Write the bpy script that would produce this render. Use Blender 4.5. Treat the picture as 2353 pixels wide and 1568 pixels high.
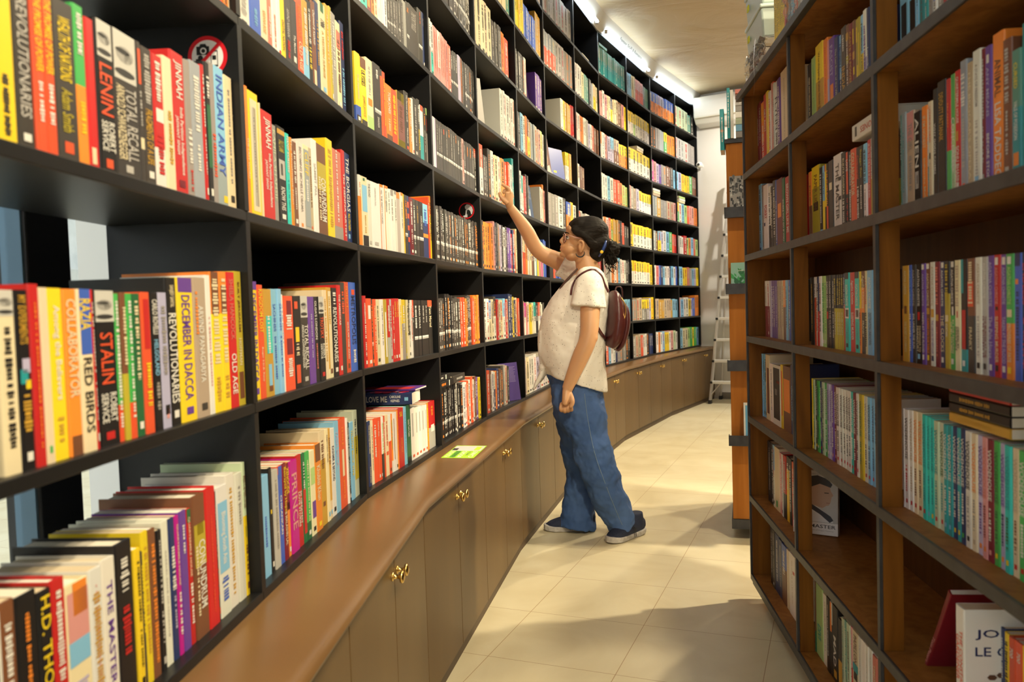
import bpy, math, random, re
import numpy as np
from mathutils import Vector, Matrix
for o in list(bpy.data.objects): bpy.data.objects.remove(o)
SC = bpy.context.scene; COL = SC.collection
random.seed(7); rng = np.random.default_rng(7)

# ---------------------------------------------------------------- camera, light, exposure
CH = 1.102                                        # camera height above the floor
FPX = 1828.67
RGT = Vector((0.99950836, -0.00130392, -0.03132617)); UPV = Vector((0.0313533, 0.04156756, 0.99864363)); FWD = Vector((0.0, 0.99913484, -0.04158801))
cam_data = bpy.data.cameras.new('camera'); cam = bpy.data.objects.new('camera', cam_data); COL.objects.link(cam)
cam_data.sensor_width = 36.0; cam_data.lens = FPX / 2353 * 36.0; cam_data.clip_start = 0.02
cam.matrix_world = Matrix(((RGT.x, UPV.x, -FWD.x, 0), (RGT.y, UPV.y, -FWD.y, 0), (RGT.z, UPV.z, -FWD.z, CH), (0, 0, 0, 1)))
cam_data.dof.use_dof = True; cam_data.dof.focus_distance = 3.2; cam_data.dof.aperture_fstop = 5.6
SC.camera = cam
SC.view_settings.view_transform = 'Standard'; SC.view_settings.look = 'None'; SC.view_settings.gamma = 1.0
SC.view_settings.exposure = 1.42; SC.view_settings.use_curve_mapping = False
w = bpy.data.worlds.new('world'); SC.world = w; w.use_nodes = True
bgn = w.node_tree.nodes['Background']; sky = w.node_tree.nodes.new('ShaderNodeTexSky')
sky.sky_type = 'NISHITA'; sky.sun_disc = False; sky.sun_elevation = math.radians(50); sky.sun_rotation = math.radians(200)
hs = w.node_tree.nodes.new('ShaderNodeHueSaturation'); hs.inputs['Saturation'].default_value = 0.06
w.node_tree.links.new(sky.outputs[0], hs.inputs['Color']); w.node_tree.links.new(hs.outputs[0], bgn.inputs[0]); bgn.inputs[1].default_value = 0.25

def spot(name, loc, target, power, col, size=1.9, blend=0.6, rad=0.06):
    l = bpy.data.lights.new(name, 'SPOT'); o = bpy.data.objects.new(name, l); COL.objects.link(o)
    l.energy = power; l.color = col; l.spot_size = size; l.spot_blend = blend; l.shadow_soft_size = rad
    o.location = loc; o.rotation_euler = (Vector(target) - Vector(loc)).to_track_quat('-Z', 'Y').to_euler(); return o
WARM = (1.0, 0.85, 0.58)
LIGHTS = [  # ceiling spotlights of the shop: x, y, z, target, watts, spot angle
 (1.15, 0.4, 3.3, (-0.5, 0.9, 1.1), 82, 1.9), (1.55, 2.2, 3.3, (-0.35, 2.3, 1.2), 82, 1.8),
 (2.0, 4.4, 3.3, (0.1, 4.2, 1.0), 92, 1.8), (2.6, 6.3, 3.3, (0.8, 6.2, 1.0), 125, 1.8),
 (2.9, 3.35, 2.7, (0.2, 3.35, 0.1), 175, 1.1), (2.9, 7.4, 3.3, (2.3, 8.8, 1.3), 80, 2.0),
 (0.75, -0.6, 3.3, (0.3, 1.9, 0.0), 125, 1.7), (3.3, 5.3, 3.2, (0.9, 4.8, 0.0), 90, 1.2)]
for i, (x, y, z, t, p, s) in enumerate(LIGHTS): spot('ceiling_spot_light', (x, y, z), t, p, (1.0, 0.93, 0.80) if y > 7 else WARM, s)
def area(name, loc, target, sx, sy, power, col):
    l = bpy.data.lights.new(name, 'AREA'); o = bpy.data.objects.new(name, l); COL.objects.link(o)
    l.shape = 'RECTANGLE'; l.size = sx; l.size_y = sy; l.energy = power; l.color = col
    o.location = loc; o.rotation_euler = (Vector(target) - Vector(loc)).to_track_quat('-Z', 'Y').to_euler(); return o
area('added_front_fill', (0.3, -2.2, 1.9), (0.2, 3, 1.0), 2.4, 2.0, 9, (1.0, 0.93, 0.82))  # unseen soft fill light added behind the camera to brighten the aisle

# ---------------------------------------------------------------- geometry of the room
ANG = [1.50194903, 1.38222006, 1.3144166, 1.2260192, 1.11942842, 1.0441882]
BW = 0.74488; Z0 = -0.49774 + CH; PIT = 0.336; DEP = 0.245
def bang(b): return ANG[min(max(0, (b + 1) // 2), 5)]            # direction of bay b (between D_b and D_b+1)
Dp = {1: Vector((-0.40403, 2.1381))}
for j in range(2, 12): a = bang(j - 1); Dp[j] = Dp[j - 1] + BW * Vector((math.cos(a), math.sin(a)))
for j in (0, -1): a = bang(j); Dp[j] = Dp[j + 1] - BW * Vector((math.cos(a), math.sin(a)))
def fdir(a): return Vector((math.cos(a), math.sin(a)))
def ndir(a): return Vector((math.sin(a), -math.cos(a)))          # into the room
def miter(j):                                                    # bisector normal at divider j, scaled
    a0 = bang(max(j - 1, -1)); a1 = bang(min(j, 10)); n = (ndir(a0) + ndir(a1)).normalized(); return n / n.dot(ndir(a1))
RX, RY, RA, RW, RZ, RP, RD = 0.85322, 2.88569, 1.471774, 0.65858, -1.01006 + CH, 0.290864, 0.0421
RF = fdir(RA); RN = ndir(RA)                                     # RN points into the right-hand unit
def ray(u, v): return RGT * ((u - 1176.5) / FPX) - UPV * ((v - 784) / FPX) + FWD
def on_z(u, v, z): d = ray(u, v); t = (z - CH) / d.z; return Vector((d.x * t, d.y * t, z))
def on_plane(u, v, P, a):                                        # vertical plane through P along direction a
    d = ray(u, v); n = ndir(a); t = n.dot(P) / n.dot(Vector((d.x, d.y))); return Vector((d.x * t, d.y * t, CH + d.z * t))
def at_y(u, v, y): d = ray(u, v); t = y / d.y; return Vector((d.x * t, y, CH + d.z * t))
def proj(p):
    q = Vector((p[0], p[1], p[2] - CH)); d = max(q.dot(FWD), 1e-3); return 1176.5 + FPX * q.dot(RGT) / d, 784 - FPX * q.dot(UPV) / d, d

# ---------------------------------------------------------------- materials
def nodes(name):
    m = bpy.data.materials.new(name); m.use_nodes = True; nt = m.node_tree; return m, nt, nt.nodes['Principled BSDF']
def mat(name, col, rough=0.5, metal=0.0, noise=None, bump=0.0, spec=0.5, scale=(1, 1, 1), coat=0.0, alpha=None):
    m, nt, b = nodes(name); b.inputs['Roughness'].default_value = rough; b.inputs['Metallic'].default_value = metal
    b.inputs['Specular IOR Level'].default_value = spec; b.inputs['Coat Weight'].default_value = coat
    b.inputs['Base Color'].default_value = (*col, 1)
    if noise:
        sc, amt, col2 = noise
        tc = nt.nodes.new('ShaderNodeTexCoord'); mp = nt.nodes.new('ShaderNodeMapping'); mp.inputs['Scale'].default_value = scale
        n = nt.nodes.new('ShaderNodeTexNoise'); n.inputs['Scale'].default_value = sc; n.inputs['Detail'].default_value = 6
        r = nt.nodes.new('ShaderNodeValToRGB'); r.color_ramp.elements[0].position = 0.5 - amt; r.color_ramp.elements[1].position = 0.5 + amt
        r.color_ramp.elements[0].color = (*col, 1); r.color_ramp.elements[1].color = (*col2, 1)
        L = nt.links.new; L(tc.outputs['Object'], mp.inputs[0]); L(mp.outputs[0], n.inputs[0]); L(n.outputs[0], r.inputs[0]); L(r.outputs[0], b.inputs['Base Color'])
        if bump:
            bp = nt.nodes.new('ShaderNodeBump'); bp.inputs['Strength'].default_value = bump; bp.inputs['Distance'].default_value = 0.01
            L(n.outputs[0], bp.inputs['Height']); L(bp.outputs[0], b.inputs['Normal'])
    return m
def vmat(name, rough, coat=0.0, spec=0.5):
    m, nt, b = nodes(name); a = nt.nodes.new('ShaderNodeAttribute'); a.attribute_name = 'Col'
    nt.links.new(a.outputs['Color'], b.inputs['Base Color']); b.inputs['Roughness'].default_value = rough
    b.inputs['Coat Weight'].default_value = coat; b.inputs['Specular IOR Level'].default_value = spec; return m
def emis(name, col, st):
    m, nt, b = nodes(name); b.inputs['Base Color'].default_value = (*col, 1); b.inputs['Emission Color'].default_value = (*col, 1); b.inputs['Emission Strength'].default_value = st; return m
M = dict(
 laminate=mat('black_laminate', (0.007, 0.0075, 0.009), 0.38, noise=(3, 0.3, (0.011, 0.011, 0.011)), scale=(1, 1, 4), spec=0.3),
 counter=mat('brown_countertop', (0.135, 0.070, 0.024), 0.30, noise=(2.5, 0.35, (0.20, 0.106, 0.038)), spec=0.5),
 door=mat('brown_door', (0.098, 0.054, 0.017), 0.4, noise=(2.2, 0.35, (0.145, 0.084, 0.028)), scale=(3, 3, 0.5), spec=0.35),
 plinth=mat('brown_plinth', (0.07, 0.04, 0.02), 0.5),
 carcass=mat('dark_carcass', (0.03, 0.018, 0.01), 0.6),
 brass=mat('brass', (0.80, 0.55, 0.18), 0.18, 1.0),
 steel=mat('black_steel', (0.018, 0.018, 0.02), 0.45, noise=(30, 0.25, (0.05, 0.05, 0.05))),
 plaster=mat('white_plaster', (0.66, 0.64, 0.60), 0.85, noise=(3, 0.4, (0.72, 0.70, 0.66)), bump=0.1),
 pages=vmat('paper', 0.85, spec=0.2), cover=vmat('book_cover', 0.38, 0.0, 0.4),
 alu=mat('aluminium', (0.72, 0.71, 0.68), 0.35, 0.85), alu_tread=mat('tread_aluminium', (0.80, 0.79, 0.74), 0.4, 0.3),
 rubber=mat('black_rubber', (0.015, 0.015, 0.015), 0.7), white=mat('white_enamel', (0.75, 0.74, 0.70), 0.35),
 frame=mat('dark_frame', (0.012, 0.014, 0.018), 0.35), concrete=mat('concrete', (0.36, 0.38, 0.37), 0.9, noise=(4, 0.25, (0.56, 0.58, 0.56)), bump=0.4),
)
def wood(name, c1, c2, c3, sx=1.0):
    m, nt, b = nodes(name); L = nt.links.new; tc = nt.nodes.new('ShaderNodeTexCoord'); mp = nt.nodes.new('ShaderNodeMapping')
    mp.inputs['Scale'].default_value = (14 * sx, 14 * sx, 1.1) if sx > 0 else (2, 2, 22)
    n = nt.nodes.new('ShaderNodeTexNoise'); n.inputs['Scale'].default_value = 2.2; n.inputs['Detail'].default_value = 8; n.inputs['Distortion'].default_value = 0.8
    r = nt.nodes.new('ShaderNodeValToRGB'); e = r.color_ramp.elements; e[0].position = 0.3; e[0].color = (*c1, 1); e[1].position = 0.72; e[1].color = (*c3, 1)
    k = e.new(0.5); k.color = (*c2, 1)
    L(tc.outputs['Object'], mp.inputs[0]); L(mp.outputs[0], n.inputs[0]); L(n.outputs[0], r.inputs[0]); L(r.outputs[0], b.inputs['Base Color']); b.inputs['Roughness'].default_value = 0.5; b.inputs['Specular IOR Level'].default_value = 0.18
    bp = nt.nodes.new('ShaderNodeBump'); bp.inputs['Strength'].default_value = 0.06; L(n.outputs[0], bp.inputs['Height']); L(bp.outputs[0], b.inputs['Normal']); return m
M['wood'] = wood('teak_post', (0.12, 0.040, 0.004), (0.18, 0.062, 0.006), (0.24, 0.09, 0.010))
M['wood_h'] = wood('teak_shelf', (0.19, 0.072, 0.015), (0.25, 0.10, 0.022), (0.31, 0.13, 0.032))
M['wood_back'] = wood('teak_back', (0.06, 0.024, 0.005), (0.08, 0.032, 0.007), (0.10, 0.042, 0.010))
M['wood_orange'] = wood('orange_teak', (0.36, 0.125, 0.016), (0.42, 0.15, 0.02), (0.48, 0.18, 0.03))  # brighter, more orange teak for the display unit
# floor: square marble tiles, joints from the object's own coordinates
TA, TB = 0.387, 0.414
m, nt, b = nodes('cream_tiles'); L = nt.links.new
tc = nt.nodes.new('ShaderNodeTexCoord'); br = nt.nodes.new('ShaderNodeTexBrick')
br.offset = 0; br.squash = 1; br.inputs['Scale'].default_value = 1; br.inputs['Brick Width'].default_value = TB; br.inputs['Row Height'].default_value = TA
br.inputs['Mortar Size'].default_value = 0.0012; br.inputs['Mortar Smooth'].default_value = 0.3
nz = nt.nodes.new('ShaderNodeTexNoise'); nz.inputs['Scale'].default_value = 2.6; nz.inputs['Detail'].default_value = 8; nz.inputs['Distortion'].default_value = 1.6
cr = nt.nodes.new('ShaderNodeValToRGB'); cr.color_ramp.elements[0].position = 0.3; cr.color_ramp.elements[0].color = (0.64, 0.555, 0.36, 1); cr.color_ramp.elements[1].position = 0.7; cr.color_ramp.elements[1].color = (0.75, 0.68, 0.48, 1)
L(tc.outputs['Object'], br.inputs[0]); L(tc.outputs['Object'], nz.inputs[0]); L(nz.outputs[0], cr.inputs[0]); L(cr.outputs[0], br.inputs['Color1']); L(cr.outputs[0], br.inputs['Color2'])
br.inputs['Mortar'].default_value = (0.36, 0.22, 0.09, 1); L(br.outputs[0], b.inputs['Base Color']); b.inputs['Roughness'].default_value = 0.33
M['tiles'] = m
m, nt, b = nodes('crumpled_ceiling_lining'); L = nt.links.new; tc = nt.nodes.new('ShaderNodeTexCoord'); mp = nt.nodes.new('ShaderNodeMapping'); mp.inputs['Scale'].default_value = (0.9, 1.3, 1)
nz = nt.nodes.new('ShaderNodeTexNoise'); nz.inputs['Scale'].default_value = 1.6; nz.inputs['Detail'].default_value = 6; nz.inputs['Distortion'].default_value = .8
cr = nt.nodes.new('ShaderNodeValToRGB'); cr.color_ramp.elements[0].position = 0.3; cr.color_ramp.elements[0].color = (0.46, 0.36, 0.21, 1); cr.color_ramp.elements[1].position = 0.7; cr.color_ramp.elements[1].color = (0.54, 0.43, 0.27, 1)
bp = nt.nodes.new('ShaderNodeBump'); bp.inputs['Strength'].default_value = 0.9; bp.inputs['Distance'].default_value = 0.05
L(tc.outputs['Object'], mp.inputs[0]); L(mp.outputs[0], nz.inputs[0]); L(nz.outputs[0], cr.inputs[0]); L(cr.outputs[0], b.inputs['Base Color']); L(nz.outputs[0], bp.inputs['Height']); L(bp.outputs[0], b.inputs['Normal']); b.inputs['Roughness'].default_value = 0.6
M['ceiling'] = m
m, nt, b = nodes('window_glass'); b.inputs['Base Color'].default_value = (0.9, 0.97, 0.97, 1); b.inputs['Transmission Weight'].default_value = 1; b.inputs['Roughness'].default_value = 0.0; b.inputs['IOR'].default_value = 1.02; M['glass'] = m
m, nt, b = nodes('clear_plastic_film'); b.inputs['Base Color'].default_value = (0.9, 0.93, 0.93, 1); b.inputs['Transmission Weight'].default_value = 0.9; b.inputs['Roughness'].default_value = 0.12; b.inputs['IOR'].default_value = 1.1
tc = nt.nodes.new('ShaderNodeTexCoord'); nz = nt.nodes.new('ShaderNodeTexNoise'); nz.inputs['Scale'].default_value = 14; nz.inputs['Distortion'].default_value = 3; bp = nt.nodes.new('ShaderNodeBump'); bp.inputs['Strength'].default_value = 1
nt.links.new(tc.outputs['Object'], nz.inputs[0]); nt.links.new(nz.outputs[0], bp.inputs['Height']); nt.links.new(bp.outputs[0], b.inputs['Normal']); M['film'] = m

# ---------------------------------------------------------------- mesh helpers
class MB:
    def __init__(s): s.v = []; s.f = []; s.c = []; s.n = 0
    def add(s, vs, fs, col=None):
        vs = np.asarray(vs, float).reshape(-1, 3); s.v.append(vs); k = s.n; s.n += len(vs)
        s.f.extend([tuple(i + k for i in f) for f in fs]); s.c.extend([col or (0.5, 0.5, 0.5)] * len(fs)); return s
    def box(s, x0, x1, y0, y1, z0, z1, col=None):
        v = [(x, y, z) for z in (z0, z1) for x, y in ((x0, y0), (x1, y0), (x1, y1), (x0, y1))]
        return s.add(v, [(0, 3, 2, 1), (4, 5, 6, 7), (0, 1, 5, 4), (1, 2, 6, 5), (2, 3, 7, 6), (3, 0, 4, 7)], col)
    def prism(s, pts, z0, z1, col=None):                          # pts counter-clockwise in xy
        n = len(pts); v = [(p[0], p[1], z0) for p in pts] + [(p[0], p[1], z1) for p in pts]
        f = [tuple(range(n - 1, -1, -1)), tuple(range(n, 2 * n))] + [(i, (i + 1) % n, n + (i + 1) % n, n + i) for i in range(n)]
        return s.add(v, f, col)
    def lathe(s, prof, seg=16, axis='z', o=(0, 0, 0), col=None):
        v = []; f = []; n = len(prof)
        for i in range(seg):
            a = 2 * math.pi * i / seg
            for r, h in prof:
                p = (r * math.cos(a), r * math.sin(a), h)
                if axis == 'y': p = (p[0], -p[2], p[1])
                if axis == 'x': p = (p[2], p[0], p[1])
                v.append((p[0] + o[0], p[1] + o[1], p[2] + o[2]))
        for i in range(seg):
            for k in range(n - 1): a = i * n + k; b2 = ((i + 1) % seg) * n + k; f.append((a, b2, b2 + 1, a + 1))
        f.append(tuple(i * n for i in range(seg))[::-1]); f.append(tuple(i * n + n - 1 for i in range(seg)))
        return s.add(v, f, col)
    def tube(s, pts, r, seg=8, col=None):
        pts = [Vector(p) for p in pts]; rs = r if hasattr(r, '__len__') else [r] * len(pts); v = []; f = []; ref = None
        for i, p in enumerate(pts):
            d = (pts[min(i + 1, len(pts) - 1)] - pts[max(i - 1, 0)]).normalized()
            x = d.cross(Vector((0, 0, 1)) if abs(d.z) < 0.9 else Vector((0, 1, 0))).normalized() if ref is None else (ref - d * ref.dot(d)).normalized()
            ref = x; y = d.cross(x)
            for k in range(seg): a = 2 * math.pi * k / seg; v.append(p + (x * math.cos(a) + y * math.sin(a)) * rs[i])
        for i in range(len(pts) - 1):
            for k in range(seg): a = i * seg + k; b2 = i * seg + (k + 1) % seg; f.append((a, b2, b2 + seg, a + seg))
        f.append(tuple(range(seg))[::-1]); f.append(tuple(range((len(pts) - 1) * seg, len(pts) * seg)))
        return s.add([tuple(q) for q in v], f, col)
    def mesh(s, name, m, smooth=False):
        me = bpy.data.meshes.new(name); me.from_pydata(np.concatenate(s.v).tolist(), [], s.f); me.materials.append(m)
        if s.c:
            at = me.color_attributes.new('Col', 'FLOAT_COLOR', 'CORNER'); arr = []
            for f, c in zip(s.f, s.c): arr.extend((c[0], c[1], c[2], 1.0) * len(f))
            at.data.foreach_set('color', arr)
        if smooth: me.polygons.foreach_set('use_smooth', [True] * len(me.polygons))
        return me
    def obj(s, name, m, parent=None, smooth=False, bevel=0.0, auto=None):
        o = bpy.data.objects.new(name, s.mesh(name, m, smooth)); COL.objects.link(o)
        if parent: o.parent = parent
        if bevel: bv = o.modifiers.new('bevel', 'BEVEL'); bv.width = bevel; bv.segments = 2; bv.limit_method = 'ANGLE'
        if auto: o.data.polygons.foreach_set('use_smooth', [True] * len(o.data.polygons)); o.data.set_sharp_from_angle(angle=auto)
        return o
def tag(o, label=None, cat=None, group=None, kind=None):
    if label: o['label'] = label
    if cat: o['category'] = cat
    if group: o['group'] = group
    if kind: o['kind'] = kind
    return o
def empty(name, loc=(0, 0, 0), rz=0.0, **k):
    o = bpy.data.objects.new(name, None); COL.objects.link(o); o.location = loc; o.rotation_euler = (0, 0, rz); o.empty_display_size = 0.05; return tag(o, **k)
ORD = ['first', 'second', 'third', 'fourth', 'fifth', 'sixth', 'seventh', 'eighth', 'ninth', 'tenth', 'eleventh', 'twelfth']

# ---------------------------------------------------------------- room shell
ta = 1.1871225                                                    # tile lines
fl = MB(); fl.box(-14, 14, -12, 14, -0.05, 0)
a = fl.obj('floor', M['tiles']); a.location = (-0.10705, 2.48284, 0); a.rotation_euler = (0, 0, ta - math.pi / 2)
tag(a, kind='structure')
E1 = Dp[11] + ndir(bang(10)) * -0.3 + fdir(bang(10)) * 0.02; wn = ndir(bang(10)); wf = fdir(bang(10))
CZ = 2.33 + CH
def wall(name, p, q, z0, z1, th, m=M['plaster']):
    d = (q - p).normalized(); n = Vector((-d.y, d.x)) * th; b = MB(); pts = [p, q, q + n, p + n]
    if th < 0: pts = pts[::-1]
    b.prism(pts, z0, z1); o = b.obj(name, m); return tag(o, kind='structure')
Efar = E1 + wn * 5.5
wall('wall_back', E1, Efar, 0, CZ + 0.1, 0.15)
bb = MB(); p = E1 + wn * 0.5 - wf * 0.012
bb.prism([p, Efar - wf * 0.012, Efar, p + wf * 0.012], 0, 0.075); tag(bb.obj('baseboard_back', mat('grey_skirting', (0.22, 0.20, 0.17), 0.6)), kind='structure')
wall('wall_right', Vector((4.2, 7.5)), Vector((4.2, -2.6)), 0, CZ + 0.1, 0.15)
wall('wall_front', Vector((4.2, -2.6)), Vector((-1.0, -2.6)), 0, CZ + 0.1, -0.15)
ce = MB(); ce.box(-1.6, 7.5, -2.8, 10.5, CZ, CZ + 0.1); tag(ce.obj('ceiling', M['ceiling']), kind='structure')
# wall behind the bookcases: window wall beside the first bay, solid beyond
A0 = bang(0); F0 = fdir(A0); N0 = ndir(A0); FP = Dp[0] - N0 * 0.325
wb = MB(); pts = [Dp[0] - N0 * 0.33 + F0 * 0.22] + [Dp[j] - miter(j) * 0.33 for j in range(1, 12)]
for p, q in zip(pts[:-1], pts[1:]):
    n = Vector((-(q - p).y, (q - p).x)).normalized() * 0.12; wb.prism([p, q, q + n, p + n], 0, CZ + 0.1)
tag(wb.obj('wall_left', M['plaster']), kind='structure')
wl = FP - F0 * 3.6; fr = MB(); gl = MB()
def fbox(mb, t0, t1, d0, d1, z0, z1): mb.prism([FP + F0 * t0 + N0 * d1, FP + F0 * t0 + N0 * d0, FP + F0 * t1 + N0 * d0, FP + F0 * t1 + N0 * d1][::-1], z0, z1)
fw = MB()
for t0, t1 in ((-0.128, -0.012), (0.2, 0.3), (-1.1, -1.0), (-2.2, -2.1), (-3.6, -3.5)): fbox(fw, t0, t1, -0.05, 0.01, 0, CZ)
for z0, z1 in ((0, 0.08), (2.6, 2.7), (3.35, CZ)): fbox(fw, -3.6, 0.3, -0.045, 0.005, z0, z1)
wr = empty('window_1', kind='structure'); fw.obj('window_frame', M['frame'], wr, bevel=0.004)
fbox(gl, -3.55, 0.25, -0.02, -0.016, 0.05, 3.4); gl.obj('pane', M['glass'], wr)
ed = MB(); fbox(ed, -0.134, -0.1285, -0.03, 0.006, 0, CZ); ed.obj('sash_edge', mat('blue_grey_aluminium', (0.10, 0.17, 0.24), 0.4, 0.3), wr)
# outside the window
ex = MB(); ex.box(-9, -1.05, -7, 30, -0.06, -0.02); o = ex.obj('ground_outside', mat('paved_yard', (0.52, 0.51, 0.48), 0.9, noise=(9, 0.3, (0.68, 0.67, 0.64)), bump=0.3)); tag(o, kind='structure')
ex = MB(); ex.box(-8.2, -4.5, -7, 30, -0.02, 1.64); ex.box(-8.4, -4.9, -7, 30, 1.64, 5.4); tag(ex.obj('wall_outside', M['concrete']), kind='structure')
lv = MB()
for i in range(900):
    x = random.uniform(-4.4, -1.2); y = random.uniform(0.5, 12); z = -0.015
    if i % 5 == 0: x = random.uniform(-4.85, -4.55); z = 1.65
    a = random.uniform(0, 6.3); l = random.uniform(0.02, 0.055); wd = l * 0.4; c, s = math.cos(a), math.sin(a)
    P = [(-l, 0, 0.0), (0, -wd, 0.008), (l, 0, 0.012), (0, wd, 0.006)]
    lv.add([(x + px * c - py * s, y + px * s + py * c, z + pz) for px, py, pz in P], [(0, 1, 2, 3)], random.choice([(0.30, 0.17, 0.06), (0.45, 0.27, 0.10), (0.16, 0.10, 0.05), (0.5, 0.36, 0.2)]))
tag(lv.obj('fallen_leaves', M['pages']), 'dry brown leaves scattered on the paving outside the window', 'leaves', kind='stuff')

# ---------------------------------------------------------------- curved dark bookcases
BT = 0.009
def shelf_z(k): return Z0 + k * PIT
mods = [(-1, 0, 1), (1, 2, 3), (3, 4, 5), (5, 6, 7), (7, 8, 9), (9, 10, 11)]
where = ['beside the window, filling the frame edge', 'holding red books and black paperbacks low down', 'directly in front of the reaching person', 'partly hidden behind the head of the person', 'above the wooden cabinets beyond the person', 'ending at the white wall']
for mi, (j0, j1, j2) in enumerate(mods):
    root = empty('bookcase', (*Dp[j1], 0), label='black built-in bookcase section ' + where[mi], cat='bookcase', group='dark wall bookcases')
    inv = Vector((Dp[j1].x, Dp[j1].y))
    for k in range(9):
        sb = MB()
        for b0 in (j0, j1):
            P, Q = Dp[b0] - inv, Dp[b0 + 1] - inv; nP, nQ = miter(b0), miter(b0 + 1)
            if b0 == -1: nP = ndir(bang(0))
            sb.prism([P - nP * DEP, P, Q, Q - nQ * DEP], shelf_z(k) - BT, shelf_z(k) + BT)
        sb.obj('shelf', M['laminate'], root, bevel=0.0015)
    for j in (j0, j1, j2):
        if j == j2 and mi < 5: continue
        db = MB(); P = Dp[j] - inv; n = miter(j).normalized(); f = Vector((-n.y, n.x)) * BT
        p0 = P + n * 0.0015; p1 = P - n * (DEP + 0.0)
        for k in range(8): db.prism([p1 - f, p0 - f, p0 + f, p1 + f], shelf_z(k) + BT, shelf_z(k + 1) - BT)
        db.obj('divider', M['laminate'], root)
    bp_ = MB()
    for b0 in (j0, j1):
        if b0 == -1: continue
        P, Q = Dp[b0] - inv, Dp[b0 + 1] - inv; nP, nQ = miter(b0), miter(b0 + 1)
        if b0 == 0: nP = ndir(bang(0))
        bp_.prism([P - nP * (DEP + 0.01), P - nP * DEP, Q - nQ * DEP, Q - nQ * (DEP + 0.01)], shelf_z(0), shelf_z(8))
    bp_.obj('back_panel', M['laminate'], root)
# fascia with the lit category signs
tubeM = emis('light_tube', (0.80, 0.93, 1.0), 7)
for mi, (j0, j1, j2) in enumerate(mods):
    o_ = 0.055; zb = shelf_z(8) + 0.006; zt = CZ
    fa = MB(); js = (j0, j1, j2)
    for b0 in (j0, j1):
        P, Q = Dp[b0], Dp[b0 + 1]; nP = miter(b0) if b0 > -1 else ndir(A0); nQ = miter(b0 + 1)
        v = [(*P, zb), (*Q, zb), (*(Q + nQ * o_), zt), (*(P + nP * o_), zt), (*(P - nP * 0.02), zb), (*(Q - nQ * 0.02), zb), (*(Q + nQ * (o_ - .02)), zt), (*(P + nP * (o_ - .02)), zt)]
        fa.add(v, [(0, 1, 2, 3), (5, 4, 7, 6), (1, 0, 4, 5), (3, 2, 6, 7), (0, 3, 7, 4), (2, 1, 5, 6)])
    root = empty('category_sign', label=['white angled sign panel above the first bookcase', 'white angled sign panel above the second bookcase', 'white angled sign panel above the third bookcase', 'lit white sign panel cut by the top of the picture', 'lit white sign reading Fantasy, Sci-Fi & Romance', 'blank lit white sign panel next to the end wall'][mi], cat='sign', group='category signs above the bookcases')
    fa.obj('sign_panel', M['plaster'] if False else M['white'], root)
    for b0 in ((j0, j1)):
        pass
    tb = MB(); inset = 0.13; P = Dp[j0]; Q = Dp[j2]; d = (Q - P).normalized(); n = Vector((d.y, -d.x))
    mid = Dp[j1]; a3 = [P + d * inset, Q - d * inset]
    tb.tube([(*(a3[0] + n * 0.035), zb + 0.016), (*(a3[1] + n * 0.035), zb + 0.016)], 0.010, 10)
    tb.obj('light_tube', tubeM, root, smooth=True)
    for e in a3: cp = MB(); cp.box(e.x + n.x * .03 - .012, e.x + n.x * .03 + .012, e.y + n.y * .03 - .012, e.y + n.y * .03 + .012, zb + 0.003, zb + 0.028); cp.obj('lamp_holder', M['white'], root)

# ---------------------------------------------------------------- counter and cabinets
CT = 0.505; CTZ = CH - CT                                         # counter top height
ct = MB(); prof = [(-0.03, 0.0), (0.150, 0.0), (0.162, -0.003), (0.170, -0.010), (0.172, -0.017), (0.168, -0.026), (0.158, -0.031), (-0.03, -0.031)]
js = list(range(-1, 12)); v = []; f = []; npf = len(prof)
pl = [(Dp[j], miter(j)) for j in js] + [(Dp[11] + fdir(bang(10)) * 0.0, miter(11))]
for j in range(-1, 12):
    n = miter(j) if j > -1 else ndir(A0)
    P = Dp[j] if j < 11 else Dp[j] + fdir(bang(10)) * 0.02
    for o_, z in prof: q = P + n * o_; v.append((q.x, q.y, CTZ + z))
for i in range(12):
    for k in range(npf): a = i * npf + k; b2 = i * npf + (k + 1) % npf; f.append((a, b2, b2 + npf, a + npf))
f.append(tuple(range(npf))[::-1]); f.append(tuple(range(12 * npf, 13 * npf)))
ct.add(v, f); o = ct.obj('countertop', M['counter'], auto=0.6)
tag(o, 'long brown curved worktop with a rounded nose running below the dark bookcases', 'countertop')
knob = MB(); knob.lathe([(0.001, 0), (0.0095, 0.0), (0.0095, 0.003), (0.005, 0.004), (0.0042, 0.013), (0.0055, 0.017), (0.0125, 0.019), (0.0145, 0.0225), (0.0125, 0.026), (0.006, 0.028), (0.001, 0.0285)], 20, 'y')
knob_me = knob.mesh('knob', M['brass'], True)
doorz0, doorz1 = 0.045, CTZ - 0.036
cab_where = ['at the bottom edge of the picture, cut off', 'whose brass knobs stick out nearest the camera', 'second with clear brass knobs along the row', 'below the green sticker end of the worktop', 'with knobs just in front of the jeans', 'behind the legs of the person', 'hidden mostly by the blue jeans', 'whose knobs show just behind the jeans', 'two units beyond the person', 'with two brass knobs below the bend of the worktop', 'with scuffed light marks on its doors', 'last in the row, against the white wall']
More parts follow.
